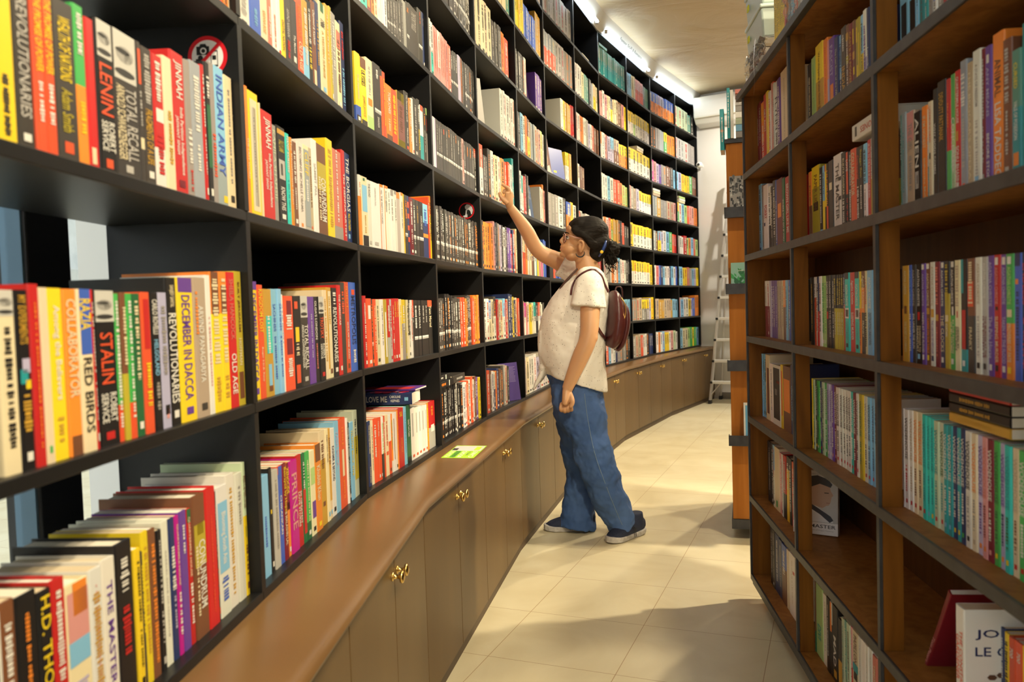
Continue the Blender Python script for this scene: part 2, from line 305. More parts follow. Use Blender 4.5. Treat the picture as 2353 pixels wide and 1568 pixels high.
for b0 in range(-1, 11):
    a = bang(b0); off = 0.152
    nP = miter(b0) if b0 > -1 else ndir(a); nQ = miter(b0 + 1)
    P = Dp[b0] + nP * off; Q = Dp[b0 + 1] + nQ * off; Wd = (Q - P).length
    root = empty('cabinet', (*P, 0), a, label='low brown two-door cabinet ' + cab_where[b0 + 1], cat='cabinet', group='brown cabinets under the worktop')
    bd = MB(); pp = [(0, 0.02), (Wd, 0.02), (Wd, 0.30), (0, 0.30)]; bd.prism(pp, 0.03, CTZ - 0.0315)
    bd.obj('body', M['carcass'], root)
    pb = MB(); pb.box(0.0, Wd, 0.012, 0.03, 0.0, 0.05); pb.obj('plinth', M['plinth'], root)
    for i in range(2):
        x0 = i * Wd / 2 + 0.0018; x1 = (i + 1) * Wd / 2 - 0.0018
        d = MB(); d.box(0, x1 - x0, 0, 0.0185, doorz0, doorz1)
        do = d.obj('door', M['door'], root, bevel=0.0012); do.location = (x0, 0, 0)
        kb = bpy.data.objects.new('knob', knob_me); COL.objects.link(kb); kb.parent = do
        kb.location = ((x1 - x0 - 0.022) if i == 0 else 0.022, 0.0, doorz1 - 0.042)
# green sticker on the worktop
st = [on_z(1013, 1053, CTZ), on_z(1088, 1054, CTZ), on_z(1121, 1027, CTZ), on_z(1050, 1024.5, CTZ)]

# ---------------------------------------------------------------- lettering
_gc = {}
def _tmesh(s):
    cu = bpy.data.curves.new('t', 'FONT'); cu.body = s; cu.size = 1.0; cu.resolution_u = 2; cu.offset = 0.012
    ob = bpy.data.objects.new('t', cu); COL.objects.link(ob); dg = bpy.context.evaluated_depsgraph_get(); dg.update()
    me = ob.evaluated_get(dg).to_mesh(); n = len(me.vertices); co = np.zeros(n * 3); me.vertices.foreach_get('co', co); co = co.reshape(-1, 3)
    fs = [tuple(p.vertices) for p in me.polygons]; bpy.data.objects.remove(ob); bpy.data.curves.remove(cu); return co, fs
def glyph(ch):
    if ch not in _gc:
        if '_H' not in _gc: _gc['_H'] = np.ptp(_tmesh('HH')[0][:, 0])
        wd = np.ptp(_tmesh('H' + ch + 'H')[0][:, 0]) - _gc['_H']
        co, fs = _tmesh(ch) if ch != ' ' else (np.zeros((0, 3)), [])
        _gc[ch] = (co[:, :2], fs, wd)
    return _gc[ch]
def text2d(s):                                                    # verts scaled to length 1 along x, cap height 1 along y
    vs = []; fs = []; x = 0; k = 0
    for ch in s:
        co, f, wd = glyph(ch)
        if len(co): vs.append(co + (x, 0)); fs += [tuple(i + k for i in q) for q in f]; k += len(co)
        x += wd
    v = np.concatenate(vs); v[:, 0] -= v[:, 0].min(); v[:, 0] /= max(v[:, 0].max(), 1e-6)
    v[:, 1] -= v[:, 1].min(); v[:, 1] /= max(v[:, 1].max(), 1e-6); return v, fs
def put_text(mb, s, o, ex, ey, L, H, col):                        # o origin, ex reading direction, ey up direction
    v, f = text2d(s); o, ex, ey = map(np.array, (o, ex, ey)); P = o + np.outer(v[:, 0] * L, ex) + np.outer(v[:, 1] * H, ey); mb.add(P, f, col)

C = dict(wt=(.74, .72, .66), cr=(.72, .62, .40), ye=(.80, .58, .02), go=(.55, .31, .04), ol=(.45, .36, .03), oo=(.80, .24, .03), ro=(.72, .09, .03), rd=(.52, .02, .02),
 mr=(.18, .012, .025), pk=(.66, .30, .28), mg=(.52, .012, .28), pu=(.13, .05, .30), la=(.46, .42, .60), nv=(.02, .035, .12), bl=(.05, .12, .50), lb=(.22, .50, .74), te=(.02, .30, .33),
 tq=(.03, .55, .50), tg=(.10, .30, .24), dg=(.02, .13, .05), gn=(.06, .40, .09), lg=(.42, .62, .22), br=(.17, .065, .03), bg=(.48, .38, .26), gy=(.30, .28, .26), dk=(.045, .04, .036), bk=(.012, .011, .012), sg=(.52, .60, .42), si=(.45, .43, .40), sa=(.62, .17, .12), pg=(.30, .34, .36))
CW = dict(wt='white', cr='cream', ye='yellow', go='ochre', ol='olive', oo='orange', ro='vermilion', rd='red', mr='maroon', pk='pink', mg='magenta', pu='purple', la='lavender', nv='navy', bl='blue', lb='pale blue',
 te='teal', tq='turquoise', tg='grey-green', dg='dark green', gn='green', lg='lime', br='brown', bg='beige', gy='grey', dk='charcoal', bk='black', sg='sage', si='silver', sa='salmon', pg='slate')
LIGHT = {'wt', 'cr', 'ye', 'lb', 'la', 'lg', 'sg', 'si', 'bg', 'pk', 'tq', 'oo'}
def jit(c, a=0.12): k = 1 + random.uniform(-a, a); return tuple(min(1, max(0, x * k * (1 + random.uniform(-.05, .05)))) for x in c)

def book_geo(w_, h, d, top, bot=None, split=0.45, deco=None, hard=False, band=False, paper=None, simple=False):
    """cover and page block in local axes: spine on y=0 facing -y, thickness x, height z. Returns two MBs."""
    cv = MB(); pg = MB(); t = 0.0008 if not hard else 0.0022; r = min(0.0025, w_ * .2); ins = 0.0 if not hard else 0.003
    ct_ = top; cb = bot or top
    pts = [(0, r), (r * .35, r * .3), (r, 0), (w_ - r, 0), (w_ - r * .35, r * .3), (w_, r), (w_, d), (w_ - t, d), (w_ - t, r + t), (t, r + t), (t, d), (0, d)]
    if simple: pts = [(0, 0), (w_, 0), (w_, d), (w_ - t, d), (w_ - t, t), (t, t), (t, d), (0, d)]
    zs = [0, h] if not bot else [0, h * (1 - split), h]
    for i in range(len(zs) - 1): cv.prism(pts, zs[i], zs[i + 1], (cb if (bot and i == 0) else ct_))
    pc = paper or random.choice([(.72, .66, .54), (.66, .56, .40), (.60, .49, .33), (.75, .71, .62)])
    pg.box(t, w_ - t, r + t, d - ins - .0006, ins + .0002, h - ins - .0006, pc)
    e = -0.00035
    def rect(c, s, q, x0=0.0, x1=1.0, y=e):
        z1 = h * (1 - s); z0 = h * (1 - q); X0, X1 = w_ * x0, w_ * x1
        if x0 == 0: X0 = r if not simple else 0
        if x1 == 1: X1 = w_ - r if not simple else w_
        cv.add([(X0, y, z0), (X1, y, z0), (X1, y, z1), (X0, y, z1)], [(0, 1, 2, 3)], c)
    if band: rect((.72, .72, .70), .64, .70); rect((.72, .72, .70), .665, .70)
    for dd in (deco or []):
        k = dd[0]
        if k == 'R': rect(C[dd[1]], dd[2], dd[3], *(dd[4:6] if len(dd) > 4 else ()), y=e)
        elif k == 'F':
            s, q = dd[1], dd[2]; rect((.55, .54, .50), s, q); m_ = (s + q) / 2; L_ = q - s
            for (cx, cz, rx, rz, cc) in ((.5, .46, .36, .34, (.34, .33, .31)), (.42, .40, .30, .12, (.05, .05, .05)), (.62, .52, .16, .2, (.62, .61, .57)), (.48, .84, .42, .16, (.04, .04, .04))):
                P = [(w_ * (cx + rx * math.cos(a)), e * 1.6, h * (1 - (s + L_ * (cz + rz * .5 * math.sin(a) * 1.0)))) for a in [2 * math.pi * i / 12 for i in range(12)]]
                P = [(min(max(x, r), w_ - r), y, min(max(z, h * (1 - q)), h * (1 - s))) for x, y, z in P]; cv.add(P, [tuple(range(12))], cc)
        elif k == 'T':
            _, tx, c, s, q, wf = dd[:6]; off = dd[6] if len(dd) > 6 else 0; H = w_ * wf
            put_text(cv, tx, (w_ / 2 - H / 2 + off * w_, e * 2, h * (1 - s)), (0, 0, -1), (1, 0, 0), h * (q - s), H, C[c])
        elif k == 'D':
            _, c, s, q, wf = dd[:5]; z = s; off = dd[5] if len(dd) > 5 else 0
            while z < q:
                l = min(random.uniform(.010, .022), q - z + .004); H = wf * random.choice((.75, .75, 1)); rect(C[c], z, z + l, .5 - H / 2 + off, .5 + H / 2 + off, y=e * 2); z += l + (.007 if random.random() > .2 else .022)
        elif k == 'B': rect(C[dd[1]], .90, .95, .5 - .22, .5 + .22, y=e * 2)
    return cv, pg
def auto_deco(c1, c2, w_):
    lc = random.choice(['dk', 'bk', 'rd', 'nv'] if c1 in LIGHT else ['wt', 'wt', 'cr', 'si']) if c1 not in ('dk', 'bk', 'gy') else random.choice(['si', 'wt', 'oo', 'si'])
    lc2 = lc if not c2 else ('dk' if c2 in LIGHT else 'wt'); a = random.uniform(.05, .12); m_ = random.uniform(.42, .6)
    return [('D', lc, a, m_, random.uniform(.3, .55)), ('D', lc2, m_ + .06, random.uniform(.78, .84), random.uniform(.18, .32)), ('B', lc2)], lc
def lay(d, kind):                                                 # parse a decoration string
    out = []
    for s in d.split(';'):
        p = s.split(':'); out.append(tuple([p[0]] + [(float(x) if re.fullmatch(r'-?\d*\.?\d+', x) and not (p[0] == 'T' and q == 0) else x) for q, x in enumerate(p[1:])]))
    return out

BOOKS = []                                                        # dicts: pos, rot, lean, w,h,d, colours, deco, label pieces
def rowname(side, b, k):
    if side == 'L': return ORD_ROW[k] + ', ' + ('window-side dark bay' if b == -1 else ORD[b + 1] + ' dark bay')
    return ORD_ROWR[k] + ', ' + ['far narrow bay', 'middle bay', 'nearest bay'][b] + ' of brown bookcase'
ORD_ROW = ['lowest row', 'second row up', 'third row up', 'fourth row up', 'fifth row up', 'sixth row up', 'seventh row up', 'top row']
ORD_ROWR = ['lowest row', 'second row up', 'third row up', 'fourth row up', 'fifth row up', 'top row', 'stacked on top']
def frame_of(side, b, k):                                         # origin on shelf top at bay start, direction angle, width, z, pitch, recess, depth available
    if side == 'L': P = Dp[b].copy(); a = bang(b); return P, a, BW, shelf_z(k) + BT, PIT - 2 * BT, (0.018 if k == 0 else 0.009), DEP - (.034 if k == 0 else .016)
    P = Vector((RX, RY)) - RF * (b * RW); return P, RA + math.pi, RW, RZ + k * RP + .009, RP - .018, RD + .004, .19
def cell(side, b, k, ox, oy, sc, data, end, gap=0.0006, rec=None):
    P, a, W_, z0, ph, rc0, dav = frame_of(side, b, k); rec = rc0 if rec is None else rec; X = fdir(a); Y = Vector((-X.y, X.x)); P2 = P + Y * rec; items = []
    rows = [r.strip() for r in data.strip().split('\n')]
    for r in rows:
        h_, _, d_ = r.partition(' '); u, v_, c = h_.split(','); items.append((float(u) / sc + ox, float(v_) / sc + oy, c, d_))
    pts = [on_plane(u, v_, P2, a) for u, v_, _, _ in items]; pe = on_plane(end[0] / sc + ox, end[1] / sc + oy, P2, a); ts = [X.dot(Vector((p.x, p.y)) - P2) for p in pts] + [X.dot(Vector((pe.x, pe.y)) - P2)]
    lo, hi = (BT + .001, W_ - BT - .001)
    if side == 'R': hi = W_ - .009; lo = .004
    for i, (p, (u, v_, c, dd)) in enumerate(zip(pts, items)):
        t0 = max(ts[i], lo); t1 = min(ts[i + 1], hi); 
        if t1 - t0 < .003: continue
        h = min(max(p.z - z0, .10), ph - .006); dp = min(dav, max(.11, h * .64) + random.uniform(-.004, .006))
        add_book(side, b, k, i, P2 + X * t0, z0, a, t1 - t0 - gap, h, dp, c, dd)
def add_book(side, b, k, i, pos, z0, a, w_, h, dp, c, dd='', lean=0.0, **kw):
    band = c.endswith('B'); c = c.rstrip('B'); hard = c.endswith('H'); c = c.rstrip('H'); sp = .45
    mm = re.match(r'([a-z]{2})(?:/([a-z]{2})(\d*))?', c); c1, c2 = mm.group(1), mm.group(2)
    if mm.group(3): sp = int(mm.group(3)) / 100
    X = fdir(a); rec = random.uniform(0, .003) if not kw.get('flush') else 0
    BOOKS.append(dict(side=side, b=b, k=k, i=i, pos=(pos.x - X.y * rec, pos.y + X.x * rec, z0), a=a, w=w_, h=h, d=dp, c1=c1, c2=c2, sp=sp, band=band, hard=hard or w_ > .034, dd=dd, lean=lean, seed=random.random(), **kw))
def run(side, b, k, spec, s0=0.0, s1=1.0, hf=.64, leanend=0):
    P, a, W_, z0, ph, rec, dav = frame_of(side, b, k); X = fdir(a); Y = Vector((-X.y, X.x)); toks = []
    for t in spec.split():
        m_ = re.fullmatch(r'([a-z]{2}(?:/[a-z]{2})?[BH]*)(\d+)(?::(\d+))?', t); hh = int(m_.group(3)) / 100 if m_.group(3) else None; g = random.uniform(-.03, .03)
        for q in range(int(m_.group(2))): toks.append((m_.group(1), hh, g))
    ws = [random.uniform(.75, 1.3) for _ in toks]; T = sum(ws); lo = BT + .002 + s0 * (W_ - 2 * BT - .004); L_ = (s1 - s0) * (W_ - 2 * BT - .004); t = lo
    for i, ((c, hh, g), w_) in enumerate(zip(toks, ws)):
        wd = w_ / T * L_; h = ((hh or hf) + g + random.uniform(-.012, .012)) * (ph + 2 * BT); h = min(h, ph - .006)
        add_book(side, b, k, i, P + Y * (rec + random.uniform(0, .006)) + X * t, z0, a, wd - .0006, h, max(.11, h * .64), c)
        t += wd

# ---------------------------------------------------------------- what stands on each shelf, read from the photograph
A = (0, 0, 2.8)
cell('L', -1, 2, *A, '''-60,-120,ye D:dk:.55:.95:.3
80,-100,dk T:REVOLUTIONARIES:si:.05:.80:.62;B:wt
195,-90,ro T:THE PROMISE OF POWER:ye:.04:.50:.7;D:wt:.56:.80:.45
262,-70,ro T:THE PROMISE OF POWER:ye:.04:.50:.7;D:wt:.56:.80:.45
332,-40,dk T:WEALTH OF NATIONS:ye:.1:.5:.55;T:Adam Smith:ol:.55:.82:.5;R:ro:.88:.95:.3:.7
475,10,gn/oo50 D:wt:.05:.3:.5;D:ye:.6:.8:.4
550,100,rd R:cr:.86:.97:.1:.6
607,105,bk F:0:.24;T:LENIN:ro:.28:.62:.72;T:ROBERT:wt:.66:.86:.36:.2;T:SERVICE:wt:.66:.86:.36:-.2;R:ro:.91:.97:.3:.7
718,165,dk F:0:.33;T:TOTAL RECALL:si:.37:.88:.46:.18;T:ARNOLD SCHWARZENEGGER:cr:.37:.88:.34:-.25;R:si:.91:.96:.35:.65
875,258,dk R:ro:.05:.3:.2:.8;D:si:.35:.6:.4;R:cr:.68:.76:.1:.9
905,285,dk D:si:.05:.4:.55;T:FRAGMENTS OF A LIFE:go:.45:.85:.6;B:wt
978,335,rd/wt70 D:wt:.05:.35:.5;R:wt:.4:.5:.2:.9;D:rd:.6:.9:.5
1045,350,crH D:go:.4:.8:.4
1100,310,rdH T:JINNAH:wt:.06:.32:.6;T:India Partition Independence:wt:.38:.86:.3:.12;T:JASWANT SINGH:wt:.45:.72:.26:-.2;B:mr
1188,375,gy D:wt:.5:.75:.6;D:rd:.8:.95:.4
1225,380,pgH D:wt:.1:.5:.5;D:wt:.6:.8:.3
1293,410,rd
1312,390,bk R:dg:.3:.75;D:wt:.1:.25:.5;B:wt
1345,395,gy D:ro:.5:.8:.6
1378,412,lb/pg70 T:INDIAN ARMY:bl:.06:.78:.62;R:ye:.92:.97:.5:.9
1443,475,crH D:gy:.1:.8:.25;B:dk''', (1493, 480))
cell('L', -1, 3, *A, '''1330,-330,wt
1365,-320,ro D:ye:.3:.9:.4
1425,-300,oo D:br:.3:.9:.4
1455,-290,cr D:br:.3:.9:.4
1485,-280,cr D:ro:.3:.9:.3''', (1512, -270))
B2 = (0, 480, 2.8)
cell('L', -1, 1, *B2, '''-20,520,cr F:0:.14;D:bk:.2:.85:.4
100,520,bk T:MY EXPERIMENTS:go:.03:.30:.6;R:la:.38:.46:.3:1;R:te:.44:.52:0:.7;R:ye:.5:.55:.5:1;D:go:.58:.8:.6;B:wt
185,482,rdH D:oo:.1:.9:.15
252,505,cr R:gn:.9:.94:.3:.6
312,508,ye T:Among the Believers:wt:.1:.65:.5;D:go:.75:.9:.4
412,515,oo T:COLLABORATOR:cr:.06:.65:.75;R:br:.88:1:.1:.9
495,515,cr/cr R:bl:0:.40;T:RAZIA:ye:.06:.25:.8;T:RED BIRDS:bk:.42:.88:.62
583,520,rd
600,524,bk F:0:.2;T:STALIN:ro:.27:.6:.6;T:ROBERT:wt:.66:.85:.32:.2;T:SERVICE:wt:.66:.85:.32:-.2;R:rd:.91:.96:.3:.7
737,545,gn/ro75 D:wt:.05:.9:.5
775,537,br/ol55 D:cr:.1:.5:.6
808,545,gn/ro75 D:wt:.05:.85:.45
848,545,dg D:cr:.05:.6:.4;B:wt
905,535,roH R:rd:.05:.4:.2:.8;D:ye:.5:.8:.5
962,538,bk T:CARLO ROVELLI:wt:.05:.30:.6;T:HELGOLAND:lb:.34:.6:.5;D:gy:.65:.85:.4
1018,538,la D:gy:.1:.6:.5;R:bk:.83:.9:.3:.8;R:pk:.86:.93:.4:.7
1072,440,bk T:SANJEEV SANYAL:cr:.05:.2:.5;T:REVOLUTIONARIES:wt:.24:.85:.72;B:wt
1140,440,ye R:pu:0:.1;T:DECEMBER IN DACCA:pu:.12:.85:.55;B:pu
1240,440,bg T:ARVIND PANAGARIYA:wt:.2:.75:.4;D:oo:.1:.4:.2:-.3;B:dk
1320,425,wtH D:pk:.3:.8:.25
1355,403,oo/ye30 R:br:0:.3;D:cr:.05:.65:.7;D:go:.75:.92:.5
1410,403,oo/ye30 R:br:.1:.3;D:cr:.05:.65:.7;D:go:.75:.92:.5
1455,405,rd T:SHEILA HANCOCK:sa:.05:.5:.5;T:OLD AGE:wt:.6:.9:.6
1508,400,ol T:BUILT JERUSALEM:br:.08:.45:.35;T:HOFFMAN:cr:.5:.7:.35;R:br:.75:.95:.2:.8''', (1570, 402))
cell('L', -1, 0, 0, 1008, 2.8, '''-100,1170,wt R:bk:.2:.5:.2:.7;R:rd:.55:.62;T:MEMOIRS:bk:.66:.95:.6
5,1075,br
110,1035,bk/oo60 R:bk:0:.05;D:oo:.1:.5:.2
250,1000,bk T:H.D. THOREAU:ye:.03:.8:.7
335,930,rdH
430,965,crH R:pk:.05:.35;R:lb:.35:.5;R:oo:.0:.2:.3:.9;D:la:.6:.9:.6
580,860,wt D:go:.15:.9:.6;D:pk:.1:.9:.1
662,798,wtH T:THE MASTER:pu:.14:.80:.42
748,695,bkH D:wt:.1:.3:.5;D:rd:.4:.7:.5
862,722,ye
905,735,dk D:ye:.1:.6:.4
918,610,ye D:go:.1:.8:.4
962,595,br D:oo:.1:.9:.5
1010,600,bk
1045,548,wtH D:si:.2:.8:.15
1092,525,nv D:wt:.2:.5:.6;D:la:.55:.8:.3
1130,505,mg T:QUARTERMILE HOUSE:cr:.06:.5:.4;D:wt:.55:.85:.45
1158,480,pu D:wt:.1:.3:.3
1205,462,rd T:QUARTERMILE HOUSE:cr:.06:.5:.4;D:wt:.55:.85:.45;R:dg:0:.1
1235,385,brH R:ol:.2:.5;R:ye:.2:.28:.3:.8;T:CONUNDRUM:wt:.32:.8:.5:.12;D:cr:.35:.85:.2:-.28
1315,335,rdH D:ro:.2:.9:.1
1383,345,bk D:ro:.6:.8:.4;D:si:.1:.5:.6;B:ro
1393,325,wt/wt R:lb:.12:.66;T:Blooming South Asia:wt:.2:.6:.5;D:bl:.7:.9:.6
1460,245,wtH D:go:.1:.9:.3
1515,235,wtH D:gy:.1:.4:.3
1558,160,sg/ye40 T:BETTER TO:br:.10:.34:.3:.18;T:HAVE GONE:br:.10:.34:.3:-.18;R:ol:.48:.56:.3:.8;D:br:.62:.85:.4;B:br''', (1618, 160))
Q = (540, 0, 2.8)
cell('L', 0, 3, *Q, '''15,-120,wt D:si:.4:.8:.5;B:dk
88,-110,bl D:lb:.5:.8:.3
158,-100,cr T:KRISHNA BOSE:go:.4:.8:.4
205,-90,sa D:wt:.3:.8:.4
232,-90,wt D:sa:.4:.9:.3
262,-90,wt B:rd
286,-60,ye T:DIGITAL NATION:br:.4:.85:.5
313,-60,dk T:ARVIND NARRAIN:si:.2:.6:.4;D:rd:.65:.9:.4
355,-30,dk T:The Manon:wt:.5:.75:.3;R:wt:.8:.88:.3:.7
395,-40,ro T:SHEILA HANCOCK:oo:.1:.5:.5;T:OLD AGE:cr:.56:.92:.55
432,-20,go/lb60 D:wt:.1:.8:.5
465,-15,bk D:wt:.1:.5:.4;D:ye:.55:.8:.5
493,-8,br T:Charmed & Kashmir:wt:.1:.5:.5;R:cr:.78:.95:.2:.8
518,0,nv D:go:.2:.7:.4
540,-2,cr R:dg:0:.1:.2:.7;T:1986:dk:.18:.26:.7;T:A WESTERN SUNRISE:go:.3:.8:.32;B:lb
578,18,go D:cr:.1:.6:.3
602,35,ol T:HISTORIA FARIELLA:wt:.05:.55:.4;D:cr:.6:.8:.4;B:wt
617,62,gy D:wt:.1:.6:.35
650,125,cr R:sa:.1:.3;D:br:.2:.8:.5;B:wt
678,130,nv D:rd:.1:.4:.5;D:lb:.5:.9:.5''', (702, 165))
cell('L', 0, 2, *Q, '''50,525,wt D:rd:.1:.9:.4
66,545,oo T:THE LAST WORD:cr:.4:.72:.5
88,572,ye R:cr:.06:.96:.15:.85;R:wt:.12:.92:.3:.7;D:gy:.2:.8:.1
155,660,cr D:ol:.3:.7:.5
165,697,rdH T:JINNAH:wt:.06:.33:.6;T:India Partition Independence:wt:.38:.88:.3:.12;T:JASWANT SINGH:wt:.45:.72:.26:-.2
240,795,gy T:KAMILA SHAMSIE:sg:.05:.78:.5
270,800,bkH R:go:.03:.08;T:SALLY LAMB:ol:.14:.26:.6;R:si:.34:.54:.15:.85;R:bk:.38:.5:.35:.6;T:KNOW THIS:wt:.62:.86:.5;B:wt
325,852,tq T:HANIF KUREISHI:wt:.03:.42:.5;D:te:.5:.85:.3
350,880,oo T:The Khushwant Khan:cr:.02:.75:.6;R:go:.8:.95
366,903,br
397,905,wt T:BECOMING MICHELLE OBAMA:gy:.05:.8:.35;R:oo:.93:.97:.3:.6
438,925,cr/si65 R:pg:.05:.95;T:CLIFF:ye:.08:.35:.6;D:wt:.4:.65:.35
475,945,bg D:br:.1:.7:.3;R:ro:.93:.96:.3:.6
495,888,wt T:SAMBIT PAL:si:.25:.6:.4
527,915,brH R:ol:.2:.5;T:CONUNDRUM:wt:.36:.84:.5:.12;D:cr:.36:.84:.2:-.28
585,885,ye D:go:.1:.9:.5
625,945,sa D:wt:.0:.8:.15;R:gy:.85:1
685,960,rd T:The HENNA ARTIST:wt:.25:.95:.5
705,975,nv T:THE BORGIAS:wt:.05:.65:.55;T:PAUL STRATHERN:ye:.67:.86:.4;R:lb:.9:.95:.3:.6
742,962,bk D:wt:.05:.9:.5''', (762, 985))
cell('L', 0, 1, *B2, '''1615,465,ye R:pu:0:.07;T:DECEMBER IN DACCA:pu:.1:.85:.55;B:pu
1660,488,ro T:KINGDOM LOST:ye:.04:.42:.6;T:Roger S.D.B. Rane:cr:.55:.85:.35
1697,515,go R:tq:.25:.6:.2:.9;D:wt:.25:.6:.3;R:lb:.7:.9:.3:.7;B:br
1748,515,lb T:SACHIN50:bl:.14:.4:.4;D:bl:.45:.85:.3
1785,515,lb T:SACHIN50:bl:.14:.4:.4;D:bl:.45:.85:.3
1812,550,wt D:lb:.1:.5:.4
1825,560,ro R:mr:.05:.2:.3:.8;D:wt:.2:.35:.6;R:mr:.45:.62:.2:.8;D:wt:.66:.85:.5
1885,560,bk R:ro:.06:.14:.2:.7;R:ye:.34:.5:.25:.8;D:cr:.52:.65:.5;R:ro:.75:.95:.2:.8
1928,560,dk F:0:.24;T:TOTAL RECALL:wt:.32:.82:.46:.18;T:ARNOLD SCHWARZENEGGER:wt:.32:.8:.3:-.25;B:si
1978,565,pu D:la:.2:.7:.2
2018,565,bk T:OLGA'S LONDON:wt:.05:.5:.5;D:sa:.55:.85:.3
2045,565,bk F:0:.2;T:TROTSKY:ro:.24:.5:.55;T:ROBERT:wt:.56:.74:.32:.2;T:SERVICE:wt:.56:.74:.32:-.2;B:rd
2080,522,cr D:go:.1:.8:.3
2105,505,go/cr90 R:cr:.04:.95:.2:.9;D:go:.1:.4:.4;B:br
2133,508,bk T:REVOLUTIONARIES:wt:.22:.84:.66;D:wt:.05:.18:.5;B:wt
2168,490,rd T:THE AMBEDKAR:wt:.1:.45:.45;B:wt
2190,472,dk D:ro:.1:.35:.5
2218,470,ro T:IDIOT:oo:.05:.3:.5;T:GHULAM NABI AZAD:wt:.44:.85:.3;B:br
2245,472,bl R:ro:.08:.14:.3:.8;T:METROPOLIS:nv:.15:.7:.6;D:wt:.76:.9:.4''', (2286, 475))
cell('L', 0, 0, 560, 620, 2.0632, '''78,990,lb D:bl:.4:.7:.2
118,945,bk R:ye:.4:.44:.3:.6;R:wt:.9:.95:.3:.7
136,957,siH D:gy:.1:.8:.3
162,937,ro/bl8 R:bl:0:.12;T:CHIKANKARI:wt:.3:.7:.4
183,925,mr T:Betrayed by Hope:ye:.04:.5:.6;T:& MALASHRI LAL:cr:.5:.85:.5
203,920,oo/oo R:mr:0:.5;T:XENOCIDE:ye:.05:.33:.8;R:bk:.42:.5:.1:.9;B:wt
218,915,mg T:PRINCE:pk:.14:.75:.7
252,885,rd T:50 GREATEST:wt:.4:.76:.3:.18;T:LOVE STORIES:wt:.4:.78:.3:-.2
276,875,dg R:rd:.4:.9;D:wt:.1:.4:.4
292,868,gn/dg80 D:cr:.1:.8:.3;B:wt
313,864,cr R:lg:.2:.4;R:pu:.6:.8:.2:.9;B:bk
335,834,oo T:Khublai Khan:cr:.25:.65:.6;R:br:0:.2;B:ye
360,772,cr/go30 D:br:.1:.4:.4;R:br:.75:.8:.3:.7
388,762,cr T:REMITTENT FEVER:br:.06:.36:.3;B:lb
402,757,go/cr80 D:br:.1:.4:.4;B:lb
415,758,wt T:KASHMIR & BEYOND:nv:.2:.6:.5;B:bk
433,725,lb T:YASH BIRLA:la:.1:.5:.55
453,713,roH D:oo:.1:.3:.3;R:cr:.35:.65:.35:.65;D:oo:.7:.9:.2
484,707,wt D:si:.1:.9:.2
493,727,bk
503,727,lb T:YELLOW BRICK WAR:ye:.1:.7:.45
517,673,sgH R:ol:.3:.8;D:bk:.1:.5:.25;R:cr:.5:.7:.35:.6''', (540, 673))
K = (780, 0, 3.92)
cell('L', 1, 3, *K, '''140,455,ye/bl75 T:Great Expectations:cr:.3:.65:.5;R:dk:.88:1;B:wt
185,500,ye R:br:0:.15;T:ULYSSES:dk:.18:.4:.6;T:JAMES JOYCE:go:.55:.85:.45;R:dk:.9:1
240,508,cr D:si:.1:.5:.3;R:oo:.55:.65:.2:.8;R:lg:.8:1
300,552,dkB D:wt:.08:.2:.3;D:si:.75:.9:.3
365,618,dk/ro10 D:oo:.1:.8:.3
385,640,roH D:ye:.1:.8:.3
413,745,oo R:br:.88:1;T:TOM JONES:wt:.12:.5:.5;D:cr:.6:.8:.3
468,790,ro D:ye:.1:.8:.5
518,808,go R:dk:0:1;R:ol:0:.2;R:pk:.15:.85;D:br:.25:.7:.4;R:ol:.85:1
582,812,dk T:The Portrait of a Lady:wt:.05:.5:.4;T:Henry James:wt:.6:.85:.4;B:ro
620,880,oo T:UP FROM SLAVERY:wt:.04:.5:.5;D:wt:.55:.8:.3
645,882,wt B:ro
660,872,dk
700,887,dk T:SIDDHARTHA:ye:.5:.85:.6;D:wt:.1:.4:.4
722,940,wt/te55 R:ro:0:.1
750,965,dk D:oo:.1:.3:.3;D:si:.4:.8:.2
778,970,dk/gy R:lg:0:.12;D:rd:.2:.4:.3
800,985,gy D:wt:.1:.8:.3;B:wt''', (826, 1000))
cell('L', 1, 4, *K, '''150,-90,wt
190,-80,tq
247,-60,mr R:oo:.4:.8:.2:.7
290,-60,oo
318,-50,cr
345,-45,wt D:bk:.5:.8:.1
372,-40,wt B:rd
395,-35,wt
425,-30,dkB
450,-25,dkB
475,-18,dkB
500,-10,dk D:si:.1:.8:.2
527,-6,dkB
548,0,dk D:si:.1:.8:.2
574,-5,gy D:si:.2:.8:.1
600,5,dkB T:THE:oo:.1:.2:.6
625,20,dkBH T:THE FORTY RULES:si:.1:.45:.5
705,62,dkB D:ro:.05:.25:.2
742,102,nv T:July:gy:.1:.25:.5;B:wt''', (800, 135))
